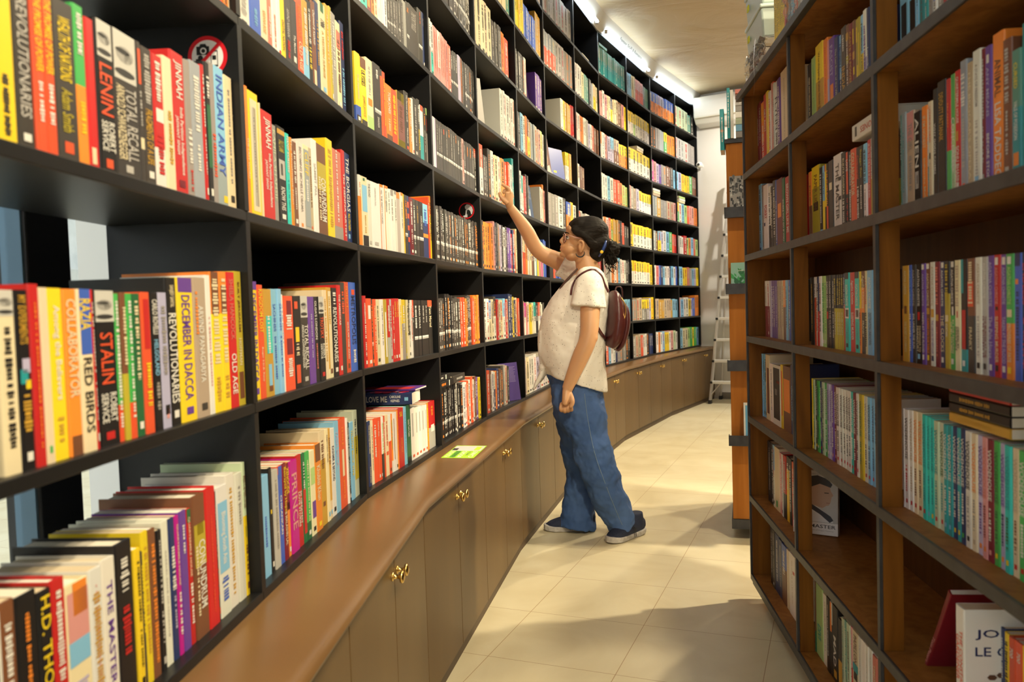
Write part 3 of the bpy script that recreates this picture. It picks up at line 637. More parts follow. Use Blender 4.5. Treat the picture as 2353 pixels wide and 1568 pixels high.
cell('L', 1, 2, 780, 380, 3.92, '''172,80,wt/oo30 D:oo:.1:.5:.3
195,92,cr R:dg:.02:.06:.3:.6;R:lb:.12:.5:.1:.9;D:go:.55:.8:.2;R:bk:.84:1
250,127,wt T:THE ROAD:gy:.05:.25:.5;B:si
285,140,wtH T:UNDERWORLD Don DeLillo:gy:.08:.35:.15;B:si
360,165,wt R:oo:0:.04;T:ALL THE PRETTY HORSES:gy:.08:.6:.35;R:oo:0:1:0:.2
397,177,wt R:oo:0:.04;T:BLOOD MERIDIAN:gy:.08:.4:.35;R:oo:0:1:0:.2
435,205,wt D:gy:.06:.4:.3
460,212,wt R:gy:0:.1;D:gy:.15:.5:.3
490,225,wt R:gy:0:.06;D:gy:.15:.5:.3
515,238,si R:oo:0:.1
548,242,wt R:oo:0:.05;D:gy:.15:.6:.3
572,256,ye D:rd:.1:.8:.3
583,262,dkB D:oo:.1:.4:.5
610,272,nv R:ro:.1:.2;R:ro:.3:.38;R:ro:.5:.58;R:ro:.7:.78
630,283,mr
660,297,dkB
687,312,dkB D:go:.1:.4:.3
712,323,bkB T:AIRBORNE:si:.25:.5:.4
750,340,lb/nv35 D:bl:.1:.4:.5;R:oo:.55:.62
797,285,ro D:wt:.1:.6:.4
808,275,oo/ye30 D:br:.1:.7:.6''', (836, 275))
cell('L', 1, 1, 780, 380, 3.92, '''212,1175,rd
240,1200,ro R:wt:.1:.3:.3:.8;B:wt
285,1205,dkB
303,1206,ro D:cr:.1:.8:.3
330,1208,cr D:dk:.1:.7:.2;B:dk
368,1208,wt D:dk:.1:.7:.2
395,1208,ol R:wt:.2:.9:.3:.7
425,1206,rd/si60 D:wt:.1:.5:.5
450,1208,si
472,1205,rdB
487,1200,rd T:Charles Pick:ye:.05:.3:.4;B:wt
515,1200,rd T:Charles Pick:ye:.05:.3:.4;B:wt
540,1206,cr D:ye:.1:.8:.5
562,1210,ye/gy40 D:wt:.1:.5:.5
590,1212,ol
605,1212,cr D:bk:.1:.6:.4
620,1214,dk/wt60
637,1214,wt D:ro:.1:.7:.3
655,1214,ro/dk30 D:wt:.1:.4:.3
670,1215,bkB D:wt:.1:.5:.4
706,1216,bkB T:DEAD SOULS:wt:.1:.5:.4
735,1216,bkB D:si:.1:.4:.3
768,1216,bkB D:wt:.1:.4:.2
800,1216,ro/bk12 T:Yann Martel:cr:.1:.5:.5''', (838, 1216))
cell('L', 1, 0, 780, 760, 3.92, '''255,825,nv T:THE EARTHQUAKE BIRD:cr:.06:.5:.4;T:SUSANNA JONES:cr:.7:.95:.35
285,815,cr D:br:.1:.8:.2
308,800,ro D:wt:.1:.6:.4
340,790,ro T:Charles Pick:wt:.05:.3:.4;B:wt
362,783,ro B:wt
375,780,wt/dk60 D:lg:.1:.6:.5
395,772,ro D:wt:.1:.6:.5
410,768,cr D:rd:.1:.5:.3;R:ro:.6:.66:.2:.8
440,760,wt/ro45 B:br
466,755,oo/wt80 D:gn:.1:.6:.4
480,745,wt R:br:.1:.8:.4:.6
500,735,wt B:bk
515,720,oo T:LOLITA HOUSE:go:.1:.7:.4
527,710,rdH T:LOVE:ye:.06:.14:.5;T:JONAH SALLY:oo:.5:.75:.4
575,692,lb D:bl:.1:.8:.2
600,680,dg T:Uncle Tom's Cabin:wt:.25:.55:.4;R:bk:.9:1
640,705,wt R:si:.1:.55:.3:.6;B:ro
676,700,wt R:si:.1:.5:.35:.6;B:ro
706,692,wt R:si:.1:.5:.35:.6;B:ro
738,685,wt R:si:.1:.5:.35:.6;B:ro
768,672,wt R:si:.1:.5:.35:.6;B:ro
785,660,oo D:ye:.1:.8:.4
805,650,rd/si55 D:oo:.1:.3:.3;R:wt:.5:.65:.3:.8''', (862, 640))
cell('L', 2, 4, *K, '''800,150,wt/gy50 D:dk:.1:.4:.3
820,185,wt/tq55
842,222,pk D:sa:.1:.8:.4
868,250,pk D:sa:.1:.8:.4
886,270,wt/pk70 D:sa:.1:.8:.4
905,290,pk D:sa:.1:.8:.4
922,315,pk D:sa:.1:.8:.4
942,340,pk D:sa:.1:.8:.4
958,360,pk D:mr:.1:.8:.4
972,392,sa
1000,445,dkB T:DUBLINERS:wt:.1:.4:.4
1022,455,dkB T:KING LEAR:wt:.1:.4:.4
1040,470,dkB D:wt:.1:.4:.3
1065,490,la D:pg:.1:.5:.2
1087,515,br D:oo:.1:.8:.3
1105,540,dk D:si:.1:.8:.3
1122,560,dkB
1142,575,dkB D:si:.1:.6:.2
1162,595,dkB
1180,615,dkB
1197,640,dk''', (1217, 660))
cell('L', 2, 3, *K, '''837,1040,la R:wt:0:1:.2:.6
870,1068,dkB D:si:.1:.6:.3
888,1085,dkB D:si:.1:.6:.3
908,1095,dkB D:si:.1:.6:.3
928,1115,dkB R:ro:.1:.2:.3:.6
950,1130,dkB D:si:.1:.6:.3
972,1142,dkB D:oo:.05:.2:.4
995,1155,dkB D:si:.1:.6:.3
1018,1175,dkB D:si:.1:.6:.3
1040,1195,dkB D:oo:.05:.2:.4
1060,1215,dkB D:si:.1:.4:.6
1080,1230,dkB D:si:.1:.6:.3
1100,1245,pk
1117,1260,dkB D:si:.1:.6:.3
1140,1275,dkB D:oo:.1:.3:.3
1165,1290,dkB D:oo:.1:.3:.3
1190,1315,dkB D:si:.1:.6:.3
1212,1335,ro/dk20''', (1240, 1350))
run('L', 2, 5, 'dkB4 dk4 dkB6', 0, 1, .72)
run('L', 2, 2, 'dk1 ro/dk1 dkB22', 0, 1, .60); run('L', 2, 1, 'dkB4 bkB4 dkB3 ro2 oo1 dkB3 ro1 oo3', 0, .96, .60)
run('L', 2, 0, 'bkB9 wt1 bkB2 wt2 ro1 wt1 ro1 wt1 br1 pu1 ye1', 0, .97, .56)
R_ = [  # the remaining bays: (bay, row, books, start, end, height)
 (3, 6, 'cr8 tg1', 0, .95, .7), (3, 5, 'cr2:80 cr3:75 dk3:64 oo1:64 ro1:60', 0, .88, .7), (3, 4, 'wt7', .62, 1, .72),
 (3, 3, 'gn/wt1 ro/wt1 dk2:60 dkH1:68 wt1 cr2 wt1 go1 oo1 ro2 wt1 te1:80', 0, .93, .70), (3, 2, 'ro1 dk1 oo4 pk1 nv1 dk1 gy1 la1 bk1 wt1 dk1 pu2 rd1:58 nv1 ro1 cr1', 0, .96, .68),
 (3, 1, 'wt1:72 wt2 bl/cr1 cr1 dk/wt1 rd1 cr2 lb/wt1 rd1 bg1 nv2:66 ye1 nv1 cr1 ro1', 0, .98, .60), (3, 0, 'lb1 wt1 ro1 br1 wt1 wt/nv1 oo1 nv1 br1 dk1 gy1 bg1 bk1', 0, .66, .58),
 (4, 7, 'te2 gy5 wt2', 0, 1, .7), (4, 6, 'tg2:80 ye5:78 bl6:60 go3:80', 0, .98, .7), (4, 5, 'gn1 dk5 wt1 cr1', 0, .42, .66), (4, 5, 'pu3:64', .72, .98, .64),
 (4, 4, 'dk2 lb1 wt1 oo1 br/ye1 go1 pg2 bg1 gy1 pk1 lg1 wt1:62', 0, 1, .66), (4, 3, 'wt2 tq/wt1 wt1 rd1 dk2', 0, .36, .66), (4, 3, 'wt2 oo1:72 pk1', .78, 1, .6),
 (4, 2, 'la/wt2 cr/ro2 oo1 wt1 cr1 go/br1 dk1 wt1 bl/lb1 ye1 pk2:50 wt/mg1 cr1 bl2:68', 0, .98, .64), (4, 1, 'pk1 mg/wt1 pk1 wt1 ye1 cr1 tq/wt1 bk1 ro/wt1 wt/la1 wt1 dk1', 0, .82, .54), (4, 0, 'wt2 cr1 wt3 la1 wt4', 0, 1, .6),
 (5, 7, 'siH10', 0, .98, .66), (5, 6, 'pg/ro4 si3 gyH3', 0, .98, .68), (5, 5, 'siH1:50', .0, .05, .5), (5, 5, 'wt2 ye1 go3 rd2', .52, 1, .64),
 (5, 4, 'ye/wt2 go1', .66, .86, .60), (5, 3, 'gy3 wt1 dk1 bl/oo1 ye1 wt/gy1:56', 0, .98, .62), (5, 2, 'gn1 bk1 ro1 bl2 lg1 cr3 lb2 ro2', 0, 1, .5), (5, 1, 'wt3 cr2 lb2 rd1 wt4', 0, 1, .6),
 (6, 6, 'wt4:72 cr1 tg2 dk1 pg1 cr/ye1 cr1', 0, 1, .62), (6, 5, 'ro1 wt2 oo2 wt2 gy1 la1 wt1 ro1:66 br3', 0, 1, .62), (6, 4, 'ye1 wt1 br2', 0, .34, .52), (6, 3, 'ro1 wt1 gy1 wt2', 0, .5, .5), (6, 2, 'wt5 lb2 rd2', 0, 1, .6), (6, 1, 'wt3 cr3 lb1', 0, 1, .6),
 (7, 7, 'tg/te16:66', 0, 1, .66), (7, 6, 'pk2 wt1 pk1 cr2 nv/ye1 cr2 bg1 br2 pk1 ye1', 0, 1, .62), (7, 5, 'oo/wt1 wt1 pk1 la1 lb/la2 bg/br2 ye/oo3:56', 0, 1, .62), (7, 4, 'wt3:66 lb1:60 wt1 ro2 oo1 lg2:54', 0, 1, .6),
 (7, 3, 'wt1 oo1 wt1 ro1 ye/lg1 go3 dk1 bk1 ro1 dk2:50', 0, 1, .6), (7, 2, 'wt1 si2 gy1 wt1 oo1 wt1 oo1 lb1 wt3 dk1 bk1', 0, 1, .62), (7, 1, 'wt3 br2 ro2 lb3', 0, 1, .6), (7, 0, 'ro2 lb1 wt2 nv1 gy3 dk2', 0, 1, .6),
 (8, 7, 'lb4 cr2 pk/ro6 dk1 tg3', 0, 1, .6), (8, 6, 'ye/wt3 ye/lg1 ye/wt6', 0, 1, .62), (8, 5, 'ye/wt6', 0, 1, .66), (8, 4, 'pk1 gy1 bg1 la1 ye/wt5', 0, 1, .6), (8, 3, 'ye1:66 ye/wt6', 0, 1, .6), (8, 2, 'ye/wt7 ye1', 0, 1, .6),
 (8, 1, 'gy2 bg2 ye/gy3 la1 ye1', 0, 1, .6), (8, 0, 'wt1 gy1 bg2 ro1 wt2 bk1 nv2', 0, 1, .6),
 (9, 7, 'bl/oo3 la/oo2 bl/oo4', 0, 1, .62), (9, 6, 'dk2 gy2 pg2 ye/gn1 oo3', 0, 1, .62), (9, 5, 'mg1 pk1 la1 pu1 gy2 br2 dk1 lb1', 0, 1, .6), (9, 4, 'pg2 go1 gy2 bg2 pk1', 0, 1, .58), (9, 3, 'pg1 br1 lb/ye1 la1 wt1 lb1 gn1 ro1 rd1', 0, 1, .6), (9, 2, 'wt1 pk1 bl1 nv1 lb1 wt2 nv1 lb1 wt1 bl1', 0, 1, .58),
 (9, 1, 'bg2 go2 bg3 go1 lb2', 0, 1, .56), (9, 0, 'ro1 wt1 oo1 wt1 lb1 ye2 wt1 pk1 sg1 wt1', 0, 1, .58),
 (10, 7, 'sg4 tg1 dk1', 0, .92, .62), (10, 6, 'si4 gy2', 0, .95, .66), (10, 5, 'lb1 la1 ye3 gn1 br2', 0, 1, .6), (10, 4, 'ye/gn1 wt1 lb1 lg1 ro1 pk2 oo1', 0, 1, .6), (10, 3, 'gy1 wt2 rd1 lg1 oo1 lb1 ro1 lg1', 0, 1, .58), (10, 2, 'lb2 ye1 ye1 sa1 gy1 lb1 la1 ye1', 0, 1, .58),
 (10, 1, 'pk1 lb1 wt2 ye1 la1 bl1 oo2:66', 0, 1, .58), (10, 0, 'gn1 lb1 cr2 lg1 gn1 ye1 gn1 lb1', 0, 1, .62)]
for b0, k, s, s0, s1, hf in R_: run('L', b0, k, s, s0, s1, hf)

# right-hand brown bookcase
G = (1600, 0, 3.125); H_ = (1600, 480, 3.125); J_ = (1600, 960, 2.579)
cell('R', 0, 5, *G, '''425,770,mr T:OUTLAW GOLD:wt:.2:.6:.4
443,745,mr
460,748,oo/ro60 T:GOOD GIRL:ye:.05:.3:.7;D:wt:.35:.9:.5
480,690,rd T:GET RICH:wt:.2:.5:.5
497,668,ye D:cr:.1:.8:.2
513,668,wt D:ro:.1:.9:.5
528,605,ro R:wt:.0:1:.3:.5
545,605,wt D:gy:.2:.9:.3
557,600,wt T:FLYNN:bk:.2:.62:.8;D:bk:.66:.95:.6
576,578,pu D:wt:.1:.8:.4
597,530,crH D:bg:.1:.9:.1''', (648, 530))
cell('R', 0, 4, *G, '''390,1335,wt/rd70 R:mr:0:.5:.6:1
403,1340,mr/bk60
440,1336,lb
462,1336,gy
478,1340,wt T:FORRY:rd:.3:.5:.6;R:nv:.55:.6:.1:.4
510,1345,wt/dk60 D:bk:.1:.9:.5
527,1345,dk D:wt:.1:.8:.4
540,1305,dk D:wt:.1:.8:.5
560,1298,bl D:wt:.3:.9:.4
572,1298,mr R:oo:.35:.55:.2:.8
612,1285,dg T:WHERE YOU GO IF YOU:wt:.3:.9:.5
630,1280,rd T:BROWN GIRL LIKE ME:wt:.1:.8:.5''', (662, 1278))
cell('R', 0, 3, *H_, '''490,520,wt/mr45 D:gy:.1:.4:.3
505,520,wt/mr45
518,518,la D:wt:.1:.8:.4
532,518,pu D:wt:.1:.8:.4
545,518,pu D:wt:.1:.8:.3
562,518,pu D:la:.1:.8:.4
578,518,bg D:br:.1:.8:.3
592,517,bg D:br:.1:.8:.3
606,516,cr D:br:.1:.8:.3
618,515,oo/br45 D:cr:.1:.4:.5
636,514,lb D:nv:.1:.8:.4
650,514,pg D:nv:.1:.8:.4
660,514,bl D:wt:.1:.8:.4
672,514,dk''', (690, 514))
cell('R', 0, 2, *H_, '''460,1038,lb
472,1040,lb
482,1042,lb
494,1045,cr R:br:.2:.9:.3:.9
522,1108,wt D:gy:.1:.8:.3
545,1115,wtH R:bk:.05:.9:.1:.95;R:ro:.25:.3:.5:.9;R:si:.4:.5:.3:.6
597,1117,ye R:ro:.1:.8:.3:.7
615,1125,brH R:oo:.2:.7:.1:.9
668,1120,nv T:CHANEL LOW PAGE:lb:.3:.8:.5''', (690, 1120))
cell('R', 0, 1, *J_, '''418,135,bk D:si:.1:.8:.2
440,150,dk
450,160,lb/wt40
460,168,crH R:gn:.85:.95:.3:.6
488,205,pk D:wt:.1:.8:.3
503,215,wt
510,218,rd/bk60 D:si:.1:.6:.5
528,225,bk/ye20 D:wt:.1:.5:.4
545,240,bk D:wt:.1:.8:.4
560,260,ro D:wt:.1:.8:.3''', (575, 275))
cell('R', 0, 0, *J_, '''432,640,bk D:si:.1:.8:.3
448,660,dk
462,680,nv D:wt:.1:.8:.3
485,715,nv D:si:.1:.8:.3
503,740,bl/br40 D:wt:.1:.5:.4
530,775,cr D:gy:.1:.8:.1
548,790,wtH D:bg:.1:.8:.1;R:rd:.25:.3:.6:.9''', (585, 850))
cell('R', 1, 5, *G, '''772,500,wt T:POINTS:gy:.3:.6:.5
792,475,dk D:cr:.2:.8:.3
820,430,lg D:gn:.1:.8:.1
852,345,ye/go T:Worshipping False Gods:br:.1:.75:.3;T:ARUN SHOURIE:br:.77:.98:.5
903,298,oo D:ro:.1:.8:.2
933,300,pk R:la:.5:1
950,292,pu T:FASCIST:la:.1:.5:.5;R:oo:.6:.95:.2:.8
987,283,nv T:The Last Book of the White:si:.15:.85:.4
1015,265,lb/nv60
1035,215,dk D:wt:.1:.3:.3;T:INDIA:go:.5:.8:.6
1070,192,br D:wt:.2:.8:.4;R:go:.1:.2;R:ol:.4:.5
1092,185,mr T:CASTE IN POWER:go:.1:.8:.6
1115,160,br R:ye:.1:.3:.2:.6;R:ye:.6:.7:.3:.8;R:go:.4:.5
1135,150,ol R:ye:.1:.3:.2:.6;R:ye:.6:.8:.3:.8
1155,132,ol R:ye:.2:.9:.3:.8
1170,120,lb/ye50
1190,85,wt/la60 D:pu:.2:.9:.5
1215,68,nv T:Lovesick Child:wt:.5:.9:.5
1235,70,nv D:ye:.2:.5:.3''', (1262, 60))
cell('R', 1, 4, *G, '''788,1250,oo/br50 D:br:.2:.6:.3
822,1212,ol R:ye:0:.3;T:PAPER LION:br:.12:.6:.4;R:bk:.5:.62:.2:.8
878,1210,bk/lb90 D:wt:.1:.8:.4
898,1198,lb/ye50 D:dk:.1:.4:.3
917,1185,ye/bk60 R:rd:0:.1
928,1180,bk T:HUNKEVIL:oo:.1:.6:.6;R:ro:.6:1
945,1165,dk R:cr:.3:.4:.2:.8
977,1128,wtH T:THE MASTER:dk:.12:.85:.42;R:bk:.3:.35:.6:.95;R:bk:.55:.6:.6:.95
1035,1105,bk T:RUJUTA DIWEKAR:cr:.08:.55:.5;D:wt:.6:.9:.4
1068,1098,bk R:ro:0:.55:.1:.9;T:LOVE:wt:.1:.25:.8;D:rd:.6:.9:.6
1085,1095,dk T:RUJUTA DIWEKAR:wt:.05:.45:.5;D:wt:.5:.9:.5
1105,1080,ro T:COLLABORATOR:cr:.05:.6:.7
1140,1068,bk T:Controversial:ro:.1:.4:.5;D:wt:.5:.9:.5
1165,1055,bk T:Baaggo Bain:ol:.05:.4:.6;D:wt:.5:.8:.3
1192,1040,lb/wt50
1216,1012,rd T:BE RED TO THE BONE BE NOT DO BORN:wt:.05:.7:.35;B:oo
1245,1000,gy/ol45 D:wt:.1:.5:.3
1262,1000,br/ol50''', (1278, 995))
cell('R', 1, 3, *H_, '''805,495,gn
813,494,bk D:go:.1:.8:.3
836,492,wt/ro30 D:br:.1:.6:.4
850,490,wt D:br:.1:.8:.4
863,488,nv/rd50 D:wt:.1:.8:.4
876,486,wt D:br:.1:.4:.6;D:bk:.5:.8:.5
892,485,lg/lg D:gn:.1:.8:.6;B:wt
904,484,lg D:gn:.1:.8:.6;B:wt
916,483,lg D:gn:.1:.8:.6;B:wt
928,480,bk T:AGATHA CHRISTIE:wt:.08:.45:.5;R:rd:.5:.6:.2:.8
948,478,bk T:AGATHA CHRISTIE:wt:.08:.45:.5;T:THE CLOCKS:si:.48:.85:.7
967,477,bk T:AGATHA CHRISTIE:wt:.08:.45:.5;D:wt:.5:.85:.4
985,476,bk/ol45 D:ol:.05:.4:.6;T:CURTAIN:wt:.5:.8:.4
1001,475,bk/ol45 D:ol:.05:.4:.6;T:CURTAIN:wt:.5:.8:.4
1017,474,bk/ol45 D:ol:.05:.4:.6;T:CURTAIN:wt:.5:.8:.4
1032,473,bk/ol45 D:ol:.05:.4:.6;T:CURTAIN:wt:.5:.8:.4
1049,466,nv/rd40 T:AGATHA CHRISTIE:wt:.05:.45:.6
1062,462,tq R:bk:.0:.08;T:AGATHA CHRISTIE:wt:.15:.42:.5;R:wt:.45:.58;R:bk:.47:.56:.2:.8;T:GIANT'S BREAD:te:.62:.85:.4;B:bk
1093,460,rd T:Agatha Christie:wt:.1:.4:.5;T:SLEEPING MURDER:wt:.5:.85:.5
1128,456,tq R:bk:.0:.08;T:AGATHA CHRISTIE:wt:.15:.42:.5;R:wt:.45:.58;R:bk:.47:.56:.2:.8;T:GIANT'S BREAD:te:.62:.85:.4;B:bk
1162,452,ye/oo D:go:.1:.4:.4;D:rd:.5:.9:.6
1176,450,br/dk50 R:oo:.2:.5;T:Agatha Christie:cr:.05:.45:.7;T:FRANKY:cr:.6:.8:.4
1205,448,cr D:ro:.1:.4:.4;D:dk:.5:.9:.5
1222,445,lb T:AGATHA CHRISTIE:wt:.08:.45:.4;T:DESTINATION UNKNOWN:nv:.5:.88:.5
1262,442,bk T:AGATHA CHRISTIE:wt:.08:.45:.4;R:rd:.48:.54:.3:.7;T:PASSENGER TO:wt:.58:.85:.35:.2;T:FRANKFURT:wt:.58:.85:.35:-.2;B:lb''', (1292, 440))
WD = 'T:WODEHOUSE:%s:.08:.50:.62;D:%s:.56:.82:.4;R:%s:.9:.94:.3:.7'
def wode(lst): return '\n'.join('%s,%s,%s %s' % (u, v_, c, WD % (l, l2, l3)) for u, v_, c, l, l2, l3 in lst)
cell('R', 1, 2, *H_, '815,1215,ye D:br:.1:.4:.5;B:bk\n' + wode([(832, 1222, 'sg', 'gn', 'dg', 'bk'), (846, 1228, 'dk', 'wt', 'wt', 'ye'), (862, 1232, 'gn', 'nv', 'nv', 'wt'), (880, 1238, 'nv', 'wt', 'wt', 'rd'),
 (895, 1243, 'sg', 'dk', 'dk', 'gn'), (912, 1248, 'gn', 'wt', 'wt', 'wt'), (930, 1252, 'la', 'pu', 'pu', 'wt'), (948, 1258, 'la', 'pu', 'pu', 'wt'), (965, 1262, 'pu', 'wt', 'wt', 'pk'), (980, 1266, 'mr', 'wt', 'wt', 'pk'),
 (998, 1280, 'wt', 'dk', 'dk', 'rd'), (1022, 1288, 'wt', 'dk', 'dk', 'rd'), (1042, 1295, 'wt', 'dk', 'dk', 'rd'), (1062, 1300, 'wt', 'dk', 'dk', 'rd'), (1082, 1306, 'wt', 'dk', 'dk', 'rd'), (1102, 1312, 'tq', 'wt', 'wt', 'rd'), (1120, 1318, 'mr', 'wt', 'wt', 'rd'),
 (1142, 1324, 'wt', 'dk', 'dk', 'rd'), (1160, 1328, 'ol', 'dg', 'dg', 'go')]) + '\n1183,1336,ye D:br:.1:.8:.1\n' + wode([(1197, 1342, 'wt', 'gy', 'dk', 'rd'), (1222, 1352, 'lb', 'nv', 'nv', 'rd'), (1246, 1360, 'lb', 'nv', 'nv', 'rd'), (1268, 1366, 'wt', 'nv', 'nv', 'rd')]), (1292, 1372))
cell('R', 1, 0, *J_, '''688,955,br/dg70 D:lg:.3:.8:.3
702,975,lg T:DIVI:te:.55:.75:.5
742,1035,wt D:bg:.1:.8:.2
768,1055,bk D:wt:.1:.8:.2
787,1085,wt/bk30 R:oo:0:.4;D:dk:.5:.9:.3
800,1100,bk T:MAD:wt:.4:.8:.5;R:go:.85:.95:.3:.8
832,1180,bk R:go:.6:1
856,1180,sg D:tg:.1:.8:.3
872,1195,tg D:cr:.1:.8:.3
888,1210,sg D:bk:.1:.8:.3
908,1232,pk/rd50 D:wt:.1:.8:.3
920,1248,cr T:PAPILLON:br:.05:.4:.5;R:te:.4:.5;R:bk:.5:.6:.2:.8;T:HENRI CHARRIERE:br:.65:.95:.3
955,1290,wt D:gy:.1:.8:.1
975,1310,wt B:nv
1000,1340,wt D:gy:.1:.8:.1
1017,1360,wt D:gy:.1:.8:.1
1038,1400,sa T:TIMES:cr:.1:.3:.4''', (1065, 1430))
cell('R', 2, 5, *G, '''1435,-140,gn
1450,-150,lb R:bk:.35:.75:.2:.8
1512,-180,lb R:bk:.35:.75:.2:.8
1575,-190,lb/te90
1592,-200,cr/te10 D:br:.1:.8:.2
1635,-215,te
1660,-220,gy
1690,-230,bl/wt50
1720,-230,wt/gy50
1765,-240,rd D:wt:.6:.8:.3
1850,-260,mr''', (1900, -270))
cell('R', 2, 4, *G, '''1455,835,tg
1470,822,pg D:te:.2:.8:.2
1502,820,bg R:pk:0:.3;T:THE GIRL:gy:.12:.4:.5;D:gy:.45:.8:.4;R:rd:.93:.97:.3:.6
1557,818,bk T:ALIEN:wt:.06:.58:.55;R:si:.62:.8:.2:.7;R:bk:.66:.75:.4:.6
1605,775,oo T:IF I'M HONEST:cr:.1:.42:.5;T:Sidhartha Mallya:cr:.52:.98:.4
1647,790,wt/te60 D:lb:.3:.9:.4
1660,738,cr T:LAZARUS IS DEAD:ro:.05:.4:.35;R:bk:.5:.56:.3:.6;D:bg:.6:.9:.2
1690,650,bk T:WHY GODS COMES:wt:.3:.75:.35
1722,600,bk T:DEVDUTT PATTANAIK:go:.1:.5:.5
1782,578,rd/gn60 D:oo:.2:.4:.2
1812,545,lg/sg60 R:gn:0:.4;T:CONCEALED:wt:.35:.78:.6;T:INSTANT CASE:gn:.8:.95:.3
1847,520,rd T:QUARTERMILE HOUSE:wt:.05:.42:.5;R:go:.48:.56:.3:.6;T:SONU BHASIN:wt:.6:.9:.55;B:wt
1887,450,pg D:wt:.1:.35:.6;D:si:.4:.8:.4;R:ro:.92:.97:.3:.7
1935,462,bg T:THE BEGGAR'S OPERA:cr:.06:.9:.4
1980,380,wtH T:A STATE OF FREEDOM:gy:.1:.4:.3;D:si:.5:.9:.3;B:lb
2040,360,mr
2068,345,pu R:wt:.06:.12:.3:.7;T:ANY MEANS:la:.15:.5:.4;T:BEFORE STORY:wt:.62:.98:.4
2113,262,oo T:ANIMAL:br:.17:.42:.55;T:LISA TADDEO:wt:.46:.96:.55
2197,300,br
2262,375,tg/te45 T:CURSED:ye:.1:.3:.4;T:VALE OF POSEIDON:wt:.4:.7:.4;R:oo:.8:.9:.2:.8
2325,180,te D:ye:.2:.5:.2
2400,150,br''', (2460, 120))
cell('R', 2, 3, *H_, '''1466,412,br/oo D:go:.1:.8:.1
1478,412,go T:AGATHA CHRISTIE:cr:.05:.3:.35;R:br:.42:.5:.3:.7;T:THE SECRET OF CHIMNEYS:cr:.58:.9:.35
1522,406,bl T:AGATHA CHRISTIE:lb:.05:.42:.5;D:wt:.5:.9:.4
1545,403,dk T:AGATHA CHRISTIE:si:.05:.42:.5;T:EVIL UNDER THE SUN:wt:.5:.85:.5
1573,400,bk T:AGATHA CHRISTIE:wt:.05:.42:.4;R:rd:.48:.56:.3:.7;T:PASSENGER TO:cr:.62:.88:.32:.2;T:FRANKFURT:cr:.62:.88:.32:-.2;B:lb
1612,395,pu R:wt:.01:.06:.2:.8;T:AGATHA CHRISTIE:la:.1:.42:.5;T:TAKEN AT THE FLOOD:wt:.48:.88:.5;B:wt
1640,390,br R:wt:.01:.06:.2:.8;T:AGATHA CHRISTIE:cr:.1:.42:.45;R:go:.44:.5:.2:.8;T:CARDS ON THE TABLE:oo:.54:.88:.4;B:ye
1672,385,wt T:AGATHA CHRISTIE:bg:.04:.42:.5;R:go:.45:.53:.2:.8;T:THE LABOURS OF HERCULES:pu:.56:.88:.4;B:nv
1707,383,mr D:sa:.05:.4:.6;R:go:.5:.56:.2:.8;D:sa:.62:.9:.3
1740,381,nv R:wt:.01:.06:.3:.8;T:AGATHA CHRISTIE:wt:.08:.42:.4;T:THE CLOCKS:cr:.5:.85:.6;B:wt
1776,379,bk/ol30 D:ol:.03:.42:.6;R:cr:.5:.56:.2:.8;T:CURTAIN:wt:.58:.7:.4
1812,375,bk/gn50 R:wt:.01:.06:.3:.8;T:AGATHA CHRISTIE:wt:.08:.4:.4;R:wt:.42:.5:.4:.7;T:BY THE PRICKING:cr:.54:.85:.32:.18;T:OF MY THUMBS:cr:.56:.85:.32:-.18;B:wt
1850,372,cr D:bg:.05:.42:.5;R:rd:.46:.52:.4:.6;T:ORDEAL BY:bk:.6:.8:.32:.15;T:INNOCENCE:bk:.6:.82:.32:-.2
1892,366,bk/te80 R:te:0:.3:.1:.5;R:rd:.45:.8:.2:.8;B:wt
1938,360,br/dk50 R:ro:.2:.42;D:cr:.03:.4:.6;T:FRANKY:cr:.6:.8:.4
1990,352,wt T:AGATHA CHRISTIE:bg:.05:.4:.4;D:si:.5:.85:.4;B:bk
2037,348,si T:AGATHA CHRISTIE:wt:.05:.35:.4;T:THE MURDER AT THE:mr:.5:.85:.32:.15;D:mr:.5:.85:.25:-.2;B:dk
2082,340,pu T:AGATHA CHRISTIE:la:.05:.42:.5;T:The Pale Horse:la:.5:.85:.6;B:wt
2125,335,rd R:wt:.02:.08:.25:.75;T:AGATHA CHRISTIE:pk:.1:.4:.45;R:bk:.42:.45:.3:.7;T:SLEEPING MURDER:cr:.5:.88:.5;B:bk
2170,332,pu R:wt:.02:.08:.25:.75;T:AGATHA CHRISTIE:la:.1:.4:.45;T:TAKEN AT THE FLOOD:la:.5:.88:.5;B:wt
2218,328,gn/oo55 R:wt:.02:.08:.25:.75;T:AGATHA CHRISTIE:lg:.1:.4:.45;R:cr:.44:.5:.2:.8;T:PROVERBS OF FATE:cr:.55:.86:.45;B:ye
2275,322,bl R:nv:0:.1;R:oo:.2:.24:.2:.6;D:nv:.3:.85:.4;B:bl
2328,318,bk T:ENDLESS:rd:.08:.4:.7;R:rd:.5:.55:.2:.8;D:rd:.6:.9:.7
2390,312,br''', (2450, 306))
